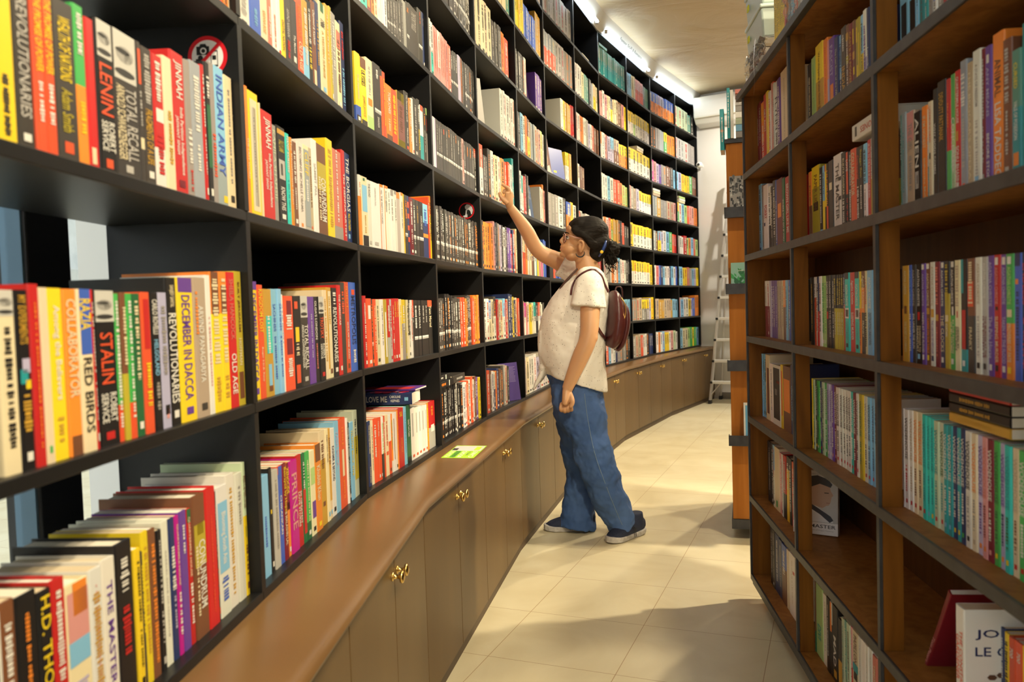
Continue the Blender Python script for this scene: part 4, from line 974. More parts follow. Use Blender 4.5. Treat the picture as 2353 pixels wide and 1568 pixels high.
cell('R', 2, 2, *J_, wode([(1210, -60, 'wt', 'dk', 'dk', 'rd'), (1228, -52, 'wt', 'dk', 'rd', 'rd'), (1252, -48, 'wt', 'bg', 'bg', 'rd'), (1275, -42, 'cr', 'oo', 'br', 'rd'), (1300, -36, 'cr', 'oo', 'br', 'rd'), (1330, -20, 'tq', 'te', 'te', 'rd'),
 (1355, -8, 'tq', 'te', 'te', 'lb'), (1378, 2, 'tq', 'te', 'te', 'ye'), (1402, 15, 'sg', 'te', 'te', 'rd'), (1430, 25, 'sg', 'dg', 'te', 'rd'), (1457, 38, 'te', 'wt', 'wt', 'lb'), (1482, 42, 'te', 'wt', 'wt', 'lb'), (1510, 50, 'nv', 'wt', 'wt', 'ye'),
 (1535, 58, 'te', 'wt', 'wt', 'ye'), (1560, 62, 'nv', 'wt', 'wt', 'gn'), (1587, 75, 'wt', 'bk', 'gy', 'bk'), (1622, 90, 'cr', 'oo', 'gy', 'bg'), (1655, 102, 'la', 'pu', 'pu', 'oo'), (1690, 112, 'pk', 'sa', 'mr', 'oo'), (1722, 126, 'mr', 'wt', 'wt', 'pk'),
 (1757, 136, 'gn', 'dg', 'dg', 'ye'), (1790, 148, 'la', 'pu', 'nv', 'oo'), (1822, 160, 'tq', 'te', 'dg', 'ye'), (1860, 175, 'cr', 'bg', 'br', 'rd'), (1900, 192, 'gn', 'wt', 'wt', 'rd'), (1945, 205, 'tq', 'te', 'wt', 'ye')]), (1985, 215))
cell('R', 2, 1, *J_, '''1705,1155,rdH D:ro:.1:.5:.2
1790,1235,nv D:wt:.1:.5:.3
1815,1265,ye
1845,1290,roH T:700:wt:.1:.2:.5
1885,1320,ro T:700:wt:.1:.2:.5
1925,1350,ye''', (1985, 1400), rec=.085)

# ---------------------------------------------------------------- build the books
def clip_area(bk):
    X = fdir(bk['a']); x, y, z = bk['pos']
    P = [proj((x, y, z)), proj((x + X.x * bk['w'], y + X.y * bk['w'], z)), proj((x + X.x * bk['w'], y + X.y * bk['w'], z + bk['h'])), proj((x, y, z + bk['h']))]
    Q = [(min(max(u, 0), 2353), min(max(v_, 0), 1568)) for u, v_, _ in P]
    return abs(sum(Q[i][0] * Q[(i + 1) % 4][1] - Q[(i + 1) % 4][0] * Q[i][1] for i in range(4))) / 2
for bk in BOOKS:
    bk['area'] = clip_area(bk) * (0.25 if (bk['side'], bk['b'], bk['k']) in ((('L'), 4, 1), ('L', 5, 2), ('L', 5, 1), ('L', 4, 2)) else 1)
order = sorted(BOOKS, key=lambda q: -q['area'])
NIND = 292
for q in order[:NIND]: q['ind'] = True
BOOKS = [q for q in BOOKS if q['area'] > 0.5]
counts = {}
for q in BOOKS: counts.setdefault((q['side'], q['b'], q['k']), []).append(q)
stuffc, stuffp = MB(), MB()
def ordinal(n): return ORD[n - 1] if n <= 12 else '%d%s' % (n, 'st' if n % 10 == 1 and n > 20 else 'nd' if n % 10 == 2 and n > 20 else 'rd' if n % 10 == 3 and n > 20 else 'th')
for key, lst in counts.items():
    side, b0, k = key; X = fdir(lst[0]['a']); lst.sort(key=lambda q: q['pos'][0] * X.x + q['pos'][1] * X.y)
    if side == 'L': lst.sort(key=lambda q: q['pos'][1])
    else: lst.sort(key=lambda q: -q['pos'][1])
    for n, q in enumerate(lst):
        random.seed(int(q['seed'] * 1e6)); deco = lay(q['dd'], 0) if q['dd'] else None; lc = None
        if deco is None:
            if q.get('ind') or q['area'] > 250: deco, lc = auto_deco(q['c1'], q['c2'], q['w'])
            elif q['area'] > 60: deco = [('D', 'dk' if q['c1'] in LIGHT else 'si', .1, .6, .45)]
            else: deco = []
        else:
            tt = [d for d in deco if d[0] in 'T'] or [d for d in deco if d[0] == 'D']
            if tt: lc = tt[0][2] if tt[0][0] == 'T' else tt[0][1]
        cv, pg = book_geo(q['w'], q['h'], q['d'], jit(C[q['c1']]), jit(C[q['c2']]) if q['c2'] else None, q['sp'], deco, q['hard'], q['band'], simple=not q.get('ind') and q['area'] < 400)
        if q.get('ind'):
            o = cv.obj('book', M['cover']); o.location = q['pos']; o.rotation_euler = (0, q['lean'], q['a'])
            pg.obj('page_block', M['pages'], o)
            col = CW[q['c1']] + ((' and ' + CW[q['c2']]) if q['c2'] and q['c2'] != q['c1'] else '')
            sz = 'thick ' if q['w'] > .03 else 'thin ' if q['w'] < .0125 else ''
            L0 = (CW[lc] + '-lettered ') if lc and not q['c2'] else ''
            lab = f"{L0}{sz}{col} book, {ordinal(n + 1)} from left, {rowname(side, b0, k)}"
            if len(lab.split()) > 16: lab = f"{col} book, {ordinal(n + 1)} from left, {rowname(side, b0, k)}"
            tag(o, lab, 'book', 'books on the ' + rowname(side, b0, k).replace(',', ' of the', 1))
        else:
            c_, s_ = math.cos(q['a']), math.sin(q['a']); R3 = np.array([[c_, -s_, 0], [s_, c_, 0], [0, 0, 1]]); T3 = np.array(q['pos'])
            for src, dst in ((cv, stuffc), (pg, stuffp)):
                k0 = dst.n; V = np.concatenate(src.v) @ R3.T + T3; dst.v.append(V); dst.n += len(V); dst.f.extend([tuple(i + k0 for i in f) for f in src.f]); dst.c.extend(src.c)
o = stuffc.obj('books', M['cover']); tag(o, 'rows of smaller and more distant books filling the remaining shelves', 'books', kind='stuff')
stuffp.obj('page_blocks', M['pages'], o)
random.seed(11)

def free_book(w_, h, d, c1, loc, rot, label, deco=None, c2=None, sp=.45, hard=False, group=None, board=None, paper=None, boardside=1):
    """A book placed anywhere: rot is a Matrix 3x3. board(mb, w, h, d) draws on its front board."""
    cv, pg = book_geo(w_, h, d, C[c1] if isinstance(c1, str) else c1, C[c2] if c2 else None, sp, deco or [], hard, paper=paper)
    if board: board(cv, w_, h, d)
    o = cv.obj('book', M['cover']); o.matrix_world = Matrix.Translation(loc) @ rot.to_4x4(); pg.obj('page_block', M['pages'], o)
    tag(o, label, 'book', group); return o
def axes(x, y, z): return Matrix((x, y, z)).transposed()
def brd(mb, side, w_, s0, s1, z0, z1, c, lift=.0004):             # rectangle on a board: side +1 at x=w, -1 at x=0; s along depth
    x = w_ + lift if side > 0 else -lift
    mb.add([(x, s0, z0), (x, s1, z0), (x, s1, z1), (x, s0, z1)], [(0, 1, 2, 3)], c)
def poly_board(mb, side, w_, pts, c, lift=.0006): x = w_ + lift if side > 0 else -lift; mb.add([(x, s, z) for s, z in pts], [tuple(range(len(pts)))], c)
def btext(mb, side, w_, s, y0, z0, L_, H, c, lift=.0008):         # reads along +y on the +x board, along -y on the -x board
    put_text(mb, s, (w_ + lift if side > 0 else -lift, y0, z0), (0, 1 if side > 0 else -1, 0), (0, 0, 1), L_, H, C[c])

# books lying on top of the second bay's lowest row, spine to the aisle
P, a, W_, z0, ph, rec, dav = frame_of('L', 1, 0); X3 = Vector((*fdir(a), 0)); Y3 = Vector((-X3.y, X3.x, 0)); Z3 = Vector((0, 0, 1))
pA = on_plane(780 + 245 / 3.92, 760 + 662 / 3.92, P, a); tA = (Vector((pA.x, pA.y)) - P).dot(fdir(a))
def lying(b0, k, u0, v0, u1, v1, th, wid, c, label, deco=None, hard=False, rec_=0.0, group=None, c2=None):
    """spine facing out; (u0,v0) lower-left of the spine, (u1,v1) lower-right, in photo pixels."""
    P, a, W_, z0, ph, rec, dav = frame_of('L', b0, k); p0 = on_plane(u0, v0, P, a); p1 = on_plane(u1, v1, P, a); L_ = (Vector((p1.x, p1.y)) - Vector((p0.x, p0.y))).length
    X3 = Vector((*fdir(a), 0)); Y3 = Vector((-X3.y, X3.x, 0))
    # book z axis (height) runs along -X of the shelf so that spine text reads left to right: head at the left
    return free_book(th, L_, wid, c, Vector((p0.x, p0.y, (p0.z + p1.z) / 2)) + Y3 * rec_ + X3 * L_, axes(Vector((0, 0, 1)), Y3, -X3), label, deco, hard=hard, group=group, c2=c2)
zt = 0.196
def q_on(b0, k, t, z, off=0.0):
    P, a, *_ = frame_of('L', b0, k); X = fdir(a); Y = Vector((-X.y, X.x)); p = P + X * t + Y * off; return Vector((p.x, p.y, z))
hz = shelf_z(0) + BT
def lying_t(b0, k, t0, L_, z, th, wid, c, label, deco=None, rec_=0.0, **kw):
    P, a, *_ = frame_of('L', b0, k); X3 = Vector((*fdir(a), 0)); Y3 = Vector((-X3.y, X3.x, 0))
    return free_book(th, L_, wid, c, q_on(b0, k, t0 + L_, z, rec_), axes(Vector((0, 0, 1)), Y3, -X3), label, deco, **kw)
hts = {}
for q in BOOKS: hts.setdefault((q['side'], q['b'], q['k']), []).append(q['h'])
top10 = hz + max(hts[('L', 1, 0)]) + .001
def ulove(mb, w_, h, d):
    for i in range(60):
        s, z = random.uniform(.01, d - .03), random.uniform(.02, h - .02); r = random.uniform(.004, .012)
        poly_board(mb, 1, w_, [(s + r * math.cos(t) * 2, z + r * math.sin(t)) for t in [2 * math.pi * i / 6 for i in range(6)]], random.choice([(.5, .02, .03), (.6, .05, .12), (.7, .3, .35), (.02, .02, .05), (.3, .02, .1)]), .0004 + i * 1e-5)
P, a, *_ = frame_of('L', 1, 0); c_ = on_plane(947, 931, P - ndir(a) * .006, a); XS = Vector((*fdir(a), 0)); YS = Vector((-XS.y, XS.x, 0)); ZS = Vector((0, 0, 1))
yw = .10; XS2 = XS * math.cos(yw) + YS * math.sin(yw); YS2 = ZS.cross(XS2)
free_book(.038, .205, .130, 'nv', Vector((c_.x, c_.y, top10)), axes(ZS, XS2, YS2), 'dark blue novel lettered LOVE ME lying flat on the red books', [('T', 'YOU LOVE ME', 'wt', .05, .60, .5), ('T', 'CAROLINE', 'wt', .64, .82, .22, .2), ('T', 'KEPNES', 'wt', .66, .80, .22, -.14), ('R', 'lb', .88, .94, .35, .65)], board=ulove)
free_book(.006, .19, .125, 'pu', Vector((c_.x, c_.y, top10 + .0395)) + XS * .05 + YS * .004, axes(ZS, XS, YS), 'thin purple and red paperback lying on the dark blue novel', board=lambda mb, w_, h, d: brd(mb, 1, w_, .0, d * .6, .02, h, (.55, .04, .05)))
top20 = hz + max(hts[('L', 2, 0)]) + .001
lying_t(2, 0, .02, .19, top20, .026, .12, 'bk', 'black paperback lying flat on the black paperbacks, with white band', [('R', 'wt', .64, .70), ('D', 'oo', .1, .4, .4)], rec_=.006)
lying_t(2, 0, .0, .17, top20 + .027, .022, .12, 'bk', 'black paperback topmost of the flat pile on the black paperbacks', [('R', 'wt', .6, .68), ('D', 'wt', .1, .4, .3)], rec_=.008)
lying_t(2, 0, .22, .19, top20, .030, .12, 'dk', 'thick black paperback lying across the black row, curled open pages out', [('D', 'si', .3, .8, .3)], rec_=.012)

# face-out books on the dark shelves
def face_out(b0, k, tc, w_, h, th, c, label, tilt=.12, board=None, off=.02, yaw=0.0, side='L', paper=None):
    """front board to the room, leaning back; tc = centre along the bay, w_ = cover width."""
    P, a, W_, z0, ph, rec, dav = frame_of(side, b0, k); X3 = Vector((*fdir(a), 0)); Y3 = Vector((-X3.y, X3.x, 0)); Z = Vector((0, 0, 1))
    X3 = (X3 * math.cos(yaw) + Y3 * math.sin(yaw)).normalized(); Y3 = Z.cross(X3); Zt = (Z * math.cos(tilt) + Y3 * math.sin(tilt)); Nt = X3.cross(Zt)   # outward? X x Z = -Y
    base = Vector((*(P + fdir(a) * tc), z0)) + Vector((-fdir(a).y, fdir(a).x, 0)) * (off + th * math.cos(tilt)) - X3 * w_ / 2 
    # local: +x -> outward normal, +y (spine to fore-edge) -> X3, z -> Zt
    return free_book(th, h, w_, c, base, axes(Nt, X3, Zt), label, board=board, group=None, paper=paper)
def lines(mb, w_, h, d, c=(.2, .2, .2), z1=.9, n=10, s0=.1):
    z = h * z1
    for i in range(n): brd(mb, 1, w_, d * s0, d * random.uniform(.75, .92), z, z + .0022, c); z -= h * .035
face_out(3, 4, .15, .26, .25, .02, 'si', 'large grey back cover facing out beside white volumes, fifth row up', board=lambda mb, w_, h, d: (lines(mb, w_, h, d), brd(mb, 1, w_, d * .8, d * .92, .01, .035, (.9, .9, .9))), yaw=-.55, off=.10)
face_out(4, 5, .40, .15, .215, .016, 'pu', 'purple paperback facing out against leaning purple spines, sixth row up', board=lambda mb, w_, h, d: poly_board(mb, 1, w_, [(.0, .0), (d, .0), (d, .15), (0, .12)], (.09, .08, .55)), yaw=.2)
face_out(5, 4, .10, .155, .235, .012, (.16, .075, .06), 'brown biography showing an old man in white, facing out, fifth row', board=lambda mb, w_, h, d: (poly_board(mb, 1, w_, [(d * .4 + .045 * math.cos(t), h * .45 + .06 * math.sin(t)) for t in [i * .5236 for i in range(12)]], (.55, .33, .2)), brd(mb, 1, w_, .02, d - .02, h * .82, h * .90, (.6, .5, .45)), poly_board(mb, 1, w_, [(0, 0), (d, 0), (d * .8, h * .25), (d * .5, h * .2), (0, h * .2)], (.6, .55, .48))))
face_out(5, 4, .33, .21, .20, .03, (.10, .14, .42), 'blue square cover with yellow tag facing out, fifth row up', board=lambda mb, w_, h, d: (brd(mb, 1, w_, .08, .115, .035, .048, (.8, .7, .02)), brd(mb, 1, w_, .02, .06, .01, .03, (.75, .75, .75))), yaw=-.3, off=.03)
face_out(4, 3, .36, .15, .20, .02, (.02, .06, .16), 'dark blue book with back-cover text facing out, fourth row up', board=lambda mb, w_, h, d: (lines(mb, w_, h, d, (.4, .45, .5)), brd(mb, 1, w_, .02, .07, .01, .05, (.8, .8, .8)), brd(mb, 1, w_, .025, .06, .055, .07, (.1, .6, .1))))
face_out(3, 0, .575, .15, .20, .012, (.085, .055, .24), 'violet paperback cover facing out near the worktop by the person', board=lambda mb, w_, h, d: lines(mb, w_, h, d, (.3, .25, .5), .88, 12, .15), yaw=-.45, off=.03)
# flat piles on top of other books, far bays
def flat_pile(b0, k, t, cs, z, label, L_=.2):
    for i, c in enumerate(cs): lying_t(b0, k, t + random.uniform(-.008, .008), L_, z + i * .024, .022, .13, c, label % ['bottom', 'second', 'third', 'fourth', 'top'][min(i, 4)], rec_=.008)
for b0, k, t, cs, w in ((10, 4, .1, ['cr', 'wt', 'lg'], 'row near the wall'), (9, 5 - 1, .05, ['bg', 'cr', 'wt'], 'row beyond the yellow rows'), (8, 5, .3, ['cr', 'wt'], 'yellow rows'), (7, 7, .05, ['tg'], 'teal volumes, top row'), (6, 7, .3, ['cr'], 'empty shelf')):
    if b0 == 6: lying_t(6, 7, .28, .2, shelf_z(7) + BT, .02, .13, 'cr', 'cream book lying alone on the near-empty top shelf', rec_=.01); continue
    flat_pile(b0, k, t, cs, shelf_z(k) + BT + max(hts.get(('L', b0, k), [.2])) + .002, f'%s flat book of the pile on the {w}')

# ---------------------------------------------------------------- right-hand brown bookcase on castors
def rbox(mb, t0, t1, d0, d1, z0, z1, col=None):                   # t toward the camera from the far end, d into the unit; local coordinates (x = t, y = d)
    mb.box(t0, t1, d0, d1, z0, z1, col)
rr = empty('bookcase', (RX, RY, 0), RA + math.pi, label='brown teak bookcase with black steel edges along the side of the aisle', cat='bookcase')
UD = 0.24; TL = 4 * RW
for k in range(7):
    s = MB(); z = RZ + k * RP; ov = .03 if k == 6 else 0.0
    rbox(s, -.002 - ov, TL, .004, UD, z - .009, z + .009); so = s.obj('shelf', M['wood_h'], rr)
    e = MB(); rbox(e, -.004 - ov * 1.4, TL, -.003 - ov * .4, .0035, z - (.0125), z + .0098); e.obj('steel_edge', M['steel'], so, bevel=.001)
for e_ in range(5):
    t = e_ * RW
    for k in range(6):
        z = RZ + k * RP; pm = MB()
        if e_ == 0: rbox(pm, -.002, .014, .004, UD, z + .0095, z + RP - .0095)
        else: rbox(pm, t - .009, t + .009, .004, RD, z + .0095, z + RP - .0095)
        po = pm.obj('post' if e_ else 'end_panel', M['wood'], rr)
        em = MB(); rbox(em, t - .007 if e_ else -.004, t + .007 if e_ else .006, -.003, .0035, z + .0099, z + RP - .0127); em.obj('steel_edge', M['steel'], po)
bk_ = MB(); rbox(bk_, 0.014, TL, UD, UD + .01, RZ, RZ + 6 * RP); bk_.obj('back_panel', M['wood_back'], rr)
bs = MB(); rbox(bs, 0.0, TL, .004, UD + .24, RZ - .03, RZ - .0095); bs.obj('base', M['steel'], rr)
def castor(parent, x, y, top):
    cm = MB(); cm.lathe([(.001, -.012), (.024, -.012), (.03, -.006), (.03, .006), (.024, .012), (.001, .012)], 20, 'x', (0, 0, .03)); w = cm.obj('castor_wheel', M['white'], parent, smooth=True); w.location = (x, y, 0)
    fk = MB(); fk.box(x - .017, x - .013, y - .02, y + .02, .025, top); fk.box(x + .013, x + .017, y - .02, y + .02, .025, top); fk.box(x - .02, x + .02, y - .02, y + .02, top - .004, top); fk.obj('castor_fork', M['steel'], parent)
for x, y in ((.08, .06), (TL - .1, .06), (.08, .36), (TL - .1, .36)): castor(rr, x, y, RZ - .03)
# brackets of the display ledges on its far end
for v0, v1 in ((856, 905), (1079, 1115), (1290, 1322), (640, 672)):
    z1, z0_ = at_y(1716, v0, 2.93).z, at_y(1716, v1, 2.93).z; lm = MB(); rbox(lm, -.030, -.004, .012, UD, z0_, z0_ + .005); rbox(lm, -.030, -.026, .012, UD, z0_, z1); rbox(lm, -.030, -.004, .012, .016, z0_, z1); lm.obj('end_ledge', M['steel'], rr)
def rpt(t, d, z): X = -RF; p = Vector((RX, RY)) + X * t + RN * d; return Vector((p.x, p.y, z))

XR = Vector((*(-RF), 0)); YR = Vector((*RN, 0)); ZU = Vector((0, 0, 1))
# the portrait book standing face-out on the empty shelf
def master(mb, w_, h, d):
    brd(mb, 1, w_, 0, d, 0, h, (.42, .40, .37)); brd(mb, 1, w_, 0, d, 0, h * .19, (.68, .65, .62), .0005)
    poly_board(mb, 1, w_, [(d * x, h * z) for x, z in ((.02, .2), (.9, .2), (.86, .27), (.70, .36), (.56, .43), (.4, .5), (.2, .56), (.02, .58))], (.62, .61, .60), .0006)
    poly_board(mb, 1, w_, [(d * x, h * z) for x, z in ((.82, .2), (.90, .24), (.84, .3), (.60, .40), (.42, .47), (.22, .56), (.05, .6), (.1, .52), (.34, .42), (.6, .32))], (.03, .03, .04), .0007)
    poly_board(mb, 1, w_, [(d * x, h * z) for x, z in ((.24, .56), (.44, .46), (.66, .42), (.74, .46), (.80, .47), (.84, .52), (.86, .60), (.90, .63), (.84, .70), (.82, .76), (.6, .80), (.36, .76), (.28, .68))], (.40, .25, .17), .0008)
    poly_board(mb, 1, w_, [(d * x, h * z) for x, z in ((.08, .58), (.24, .56), (.28, .66), (.40, .66), (.40, .74), (.6, .80), (.84, .75), (.88, .80), (.78, .88), (.55, .93), (.3, .90), (.1, .78))], (.02, .015, .012), .0009)
    poly_board(mb, 1, w_, [(d * (.27 + .05 * math.cos(t)), h * (.645 + .035 * math.sin(t))) for t in [i * .628 for i in range(10)]], (.36, .21, .14), .001)
    brd(mb, 1, w_, d * .70, d * .80, h * .655, h * .668, (.02, .015, .01), .0011); brd(mb, 1, w_, d * .74, d * .82, h * .50, h * .512, (.28, .12, .09), .0011)
    btext(mb, 1, w_, 'THE MASTER', d * -.0 + .004, h * .105, d * .92, h * .055, 'dk', .0012); btext(mb, 1, w_, 'The Brilliant Career of Roger Federer', d * .03, h * .055, d * .88, h * .022, 'gy', .0012)
    btext(mb, 1, w_, 'NEW YORK TIMES BESTSELLER', d * .1, h * .94, d * .7, h * .02, 'gy', .0012)
yaw = 1.10; Xb = (XR * math.cos(yaw) + YR * math.sin(yaw)).normalized(); Yb = ZU.cross(Xb); tl = .08; Zb = ZU * math.cos(tl) + Yb * math.sin(tl); Nb = -Zb.cross(Xb)
Nb = Xb.cross(Zb)
pL = rpt(.486, .034, RZ + 1 * RP + .0095)
free_book(.026, .190, .128, 'dk', pL + Yb * .026, axes(Nb, Xb, Zb), 'white book with a dark-haired man in profile, standing on the empty shelf', board=master)
# white book lying on the middle bay's row, reading AN JONES
h14 = RZ + 4 * RP + .0095 + max(hts[('R', 1, 4)]) + .001
free_book(.036, .20, .13, 'wt', rpt(RW + .385, .045, h14 + .036), axes(-ZU, YR, XR), 'white book lettered JONES upside down, lying on the middle row', [('T', 'IAN JONES', 'sa', .05, .72, .5), ('R', 'dk', .84, .9, .2, .8)], hard=True)
# red and dark books lying over the turquoise row, nearest bay
h22 = RZ + 2 * RP + .0095 + max(hts[('R', 2, 2)]) + .001
for i, (c, th) in enumerate((('go', .016), ('bk', .016), ('bk', .016), ('rd', .022))):
    free_book(th, .2, .13, c, rpt(2 * RW + .40, .05, h22 + [0, .017, .034, .051][i]), axes(ZU, YR, -XR), ['ochre', 'lower black', 'upper black', 'red'][i] + ' book lying on the row of turquoise paperbacks, nearest bay', [('D', 'pk' if c == 'rd' else 'go', .2, .7, .4)])
# things on the lowest visible shelf of the nearest bay
zb = RZ + RP + .0095
def jle(mb, w_, h, d):
    btext(mb, -1, w_, 'JOHN', d * .75, h * .72, d * .55, h * .08, 'nv'); btext(mb, -1, w_, 'LE CARRE', d * .78, h * .58, d * .62, h * .07, 'nv'); btext(mb, -1, w_, 'THE', d * .7, h * .3, d * .3, h * .08, 'ro')
pg_ = on_plane(2195, 1386, Vector((RX, RY)) + RN * .03, RA); tg = (Vector((pg_.x, pg_.y)) - Vector((RX, RY))).dot(-RF)
def jle2(mb, w_, h, d):
    btext(mb, 1, w_, 'JOHN', d * .12, h * .74, d * .6, h * .09, 'nv'); btext(mb, 1, w_, 'LE CARRE', d * .12, h * .6, d * .8, h * .08, 'nv'); btext(mb, 1, w_, 'THE', d * .12, h * .22, d * .5, h * .09, 'ro')
    for i in range(5): poly_board(mb, 1, w_, [(d * (.3 + .1 * i) + .008 * math.cos(t), h * (.42 + .02 * (i % 2)) + .005 * math.sin(t)) for t in [k * 1.047 for k in range(6)]], (.1, .05, .03))
free_book(.030, min(.205, pg_.z - zb), .145, 'wt', rpt(tg, .03, zb), axes(XR, YR, ZU), 'white novel with orange spine lettering, in front of the red book, near end', [('T', 'THE CONSTANT', 'ro', .2, .75, .34, .2), ('T', 'GARDENER', 'ro', .25, .65, .34, -.2)], board=jle2)
# dark red book leaning with lettering
dk = free_book(.012, .21, .14, (.20, .012, .02), rpt(2 * RW + .06, .06, zb), axes((ZU * .35 + YR * -.2 + XR * -.9).normalized(), XR, ZU) if False else axes((XR * .86 - ZU * .5).normalized(), YR, (XR * .5 + ZU * .86).normalized()), 'dark red book leaning over beside the white book, lower nearest bay', [('T', 'Tom Peters', 'pk', .6, .95, .7)])
# -------- things on the top board
zt_ = RZ + 6 * RP + .0105
def group_thing(name, loc, rz, label, cat, **k): return empty(name, loc, rz, label=label, cat=cat, **k)
def rounded_box(mb, x0, x1, y0, y1, z0, z1, tp=0.0, col=None):
    mb.add([(x0 + tp, y0 + tp, z0), (x1 - tp, y0 + tp, z0), (x1 - tp, y1 - tp, z0), (x0 + tp, y1 - tp, z0), (x0, y0, z1), (x1, y0, z1), (x1, y1, z1), (x0, y1, z1)], [(0, 3, 2, 1), (4, 5, 6, 7), (0, 1, 5, 4), (1, 2, 6, 5), (2, 3, 7, 6), (3, 0, 4, 7)], col)
binM = mat('pale_green_plastic', (0.50, 0.60, 0.55), 0.35)
for i in range(2):
    r_ = group_thing('storage_box', rpt(.006, .015, zt_ + .1125 + i * .1062), RA + math.pi, ['pale green plastic box, lower of the two above the wrapped books', 'pale green plastic box, upper of the two above the wrapped books'][i], 'box', group='pale boxes on the brown bookcase')
    m_ = MB(); rounded_box(m_, 0, .25, 0, .17, 0, .092, .006); m_.obj('body', binM, r_, bevel=.006); m_ = MB(); m_.box(-.004, .254, -.004, .174, .092, .105); m_.obj('lid', binM, r_, bevel=.004)
    m_ = MB(); m_.box(.05, .075, -.0055, -.002, .04, .06); m_.obj('price_tag', mat('yellow_tag', (.7, .7, .02), .6), r_)
for i in range(4):
    free_book(.026, .21, .14, ['dk', 'si', 'br', 'bk'][i], rpt(.245, .025, zt_ + i * .0275), axes(ZU, YR, -XR), ['bottom', 'second', 'third', 'top'][i] + ' wrapped dark book of the pile under the pale boxes', [('D', 'si', .1, .8, .5)], group='wrapped books under the boxes')
pf = MB(); nseg = 22
for ring in range(9):
    pass
def crumple(x0, x1, y0, y1, z0, z1, name, label, n=14, amp=.008):
    mb = MB(); v = []; f = []
    for j in range(n + 1):
        for i in range(4 * n):
            s = i / n; e = int(s); q = s - e
            x, y = [(x0 + (x1 - x0) * q, y0), (x1, y0 + (y1 - y0) * q), (x1 - (x1 - x0) * q, y1), (x0, y1 - (y1 - y0) * q)][e]
            z = z0 + (z1 - z0) * j / n; cx, cy = (x0 + x1) / 2, (y0 + y1) / 2; k = 1 + random.uniform(-amp, amp) / .1
            sh = 1 if j < n else .9
            v.append((cx + (x - cx) * k * sh, cy + (y - cy) * k * sh, z + random.uniform(-amp, amp)))
    N_ = 4 * n
    for j in range(n):
        for i in range(N_): f.append((j * N_ + i, j * N_ + (i + 1) % N_, (j + 1) * N_ + (i + 1) % N_, (j + 1) * N_ + i))
    f.append(tuple(range(n * N_, (n + 1) * N_)))
    mb.add(v, f); o = mb.obj(name, M['film']); o.location = rpt(0, 0, zt_); o.rotation_euler = (0, 0, RA + math.pi); tag(o, label, 'plastic wrap'); return o
crumple(.012, .275, .010, .175, .002, .111, 'plastic_wrap', 'crinkled clear plastic around the dark books at the end of the top board')
# hanging strip of torn plastic
tp = MB(); pts = [rpt(.30, -.012, zt_ + .09), rpt(.305, -.02, zt_ + .02), rpt(.31, -.018, zt_ - .04), rpt(.312, -.022, zt_ - .09)]
v = []; 
for i, p in enumerate(pts): wv = [.022, .014, .008, .010][i]; v += [tuple(p + XR * -wv), tuple(p + XR * wv + YR * -.004)]
tp.add(v, [(0, 1, 3, 2), (2, 3, 5, 4), (4, 5, 7, 6)]); o = tp.obj('plastic_strip', mat('milky_plastic', (.75, .72, .66), .3)); tag(o, 'torn strip of clear plastic hanging off the top board', 'plastic strip')
for i in range(9):
    w_ = .0175; X = rpt(.42 + i * .0182, .018, zt_); c = 'ye'
    cv, pg = book_geo(w_, .235, .17, C['ye'], C['rd'], .82, [('D', 'dk', .1, .75, .35)], False)
    if i > 6: cv, pg = book_geo(w_, .22, .16, C['oo'], C['rd'], .7, [('D', 'dk', .1, .6, .35)], False)
    o = cv.obj('book', M['cover']); o.location = X; o.rotation_euler = (0, 0, RA + math.pi); pg.obj('page_block', M['pages'], o)
    tag(o, f'{"orange" if i > 6 else "yellow"} and red tall book, {ORD[i]} from left, on the top board', 'book', 'yellow books on the top board')
for i in range(5):
    cv, pg = book_geo(.031, .22, .15, C[['gy', 'lb', 'ro', 'gy', 'wt'][i]], None, .5, [('D', 'wt', .1, .8, .4)], False)
    o = cv.obj('book', M['cover']); o.location = rpt(.60 + i * .032, .02, zt_); o.rotation_euler = (0, 0, RA + math.pi); pg.obj('page_block', M['pages'], o)
    tag(o, f'{["grey", "pale blue", "vermilion", "dark grey", "white"][i]} book inside the plastic wrap on the top board', 'book', 'wrapped books on the top board')
crumple(.592, .78, .008, .19, .001, .235, 'plastic_wrap', 'clear plastic wrap around upright books on the top board')

# ---------------------------------------------------------------- orange teak unit behind, with display ledges
nl = at_y(1675, 700, 3.65); ux = ndir(math.radians(73.6))
nb = empty('display_unit', (nl.x - .0, 3.65, 0), math.atan2(ux.y, ux.x), label='orange teak display unit standing behind the end of the brown bookcase', cat='display unit')
m_ = MB(); m_.box(0, .50, .004, .70, RZ, RZ + 6 * RP - .02); m_.obj('body', M['wood_orange'], nb, bevel=.002)
m_ = MB(); m_.box(-.006, .51, -.004, .71, RZ + 6 * RP - .0195, RZ + 6 * RP + .0); m_.obj('top_band', M['steel'], nb, bevel=.001)
m_ = MB(); m_.box(-.006, .51, -.004, .71, RZ - .045, RZ - .0005); m_.obj('base', M['steel'], nb, bevel=.001)
def ledge_z(v_): return at_y(1690, v_, 3.62).z
for v0, v1 in ((476, 500), (652, 676), (828, 853), (1001, 1025)):
    m_ = MB(); z1, z0_ = ledge_z(v0), ledge_z(v1); m_.box(-.012, .50, -.03, .0035, z0_, z0_ + .006); m_.box(-.012, .50, -.034, -.030, z0_, z1); m_.box(-.012, -.008, -.034, .0035, z0_, z1); m_.obj('ledge', M['steel'], nb)
for x in (.09, .42):
    for y in (.08, .6): castor(nb, x, y, RZ - .045)
mw = nb.matrix_basis
def nbp(x, y, z): return mw @ Vector((x, y, z))
XN = Vector((*ux, 0)); YN = ZU.cross(XN)
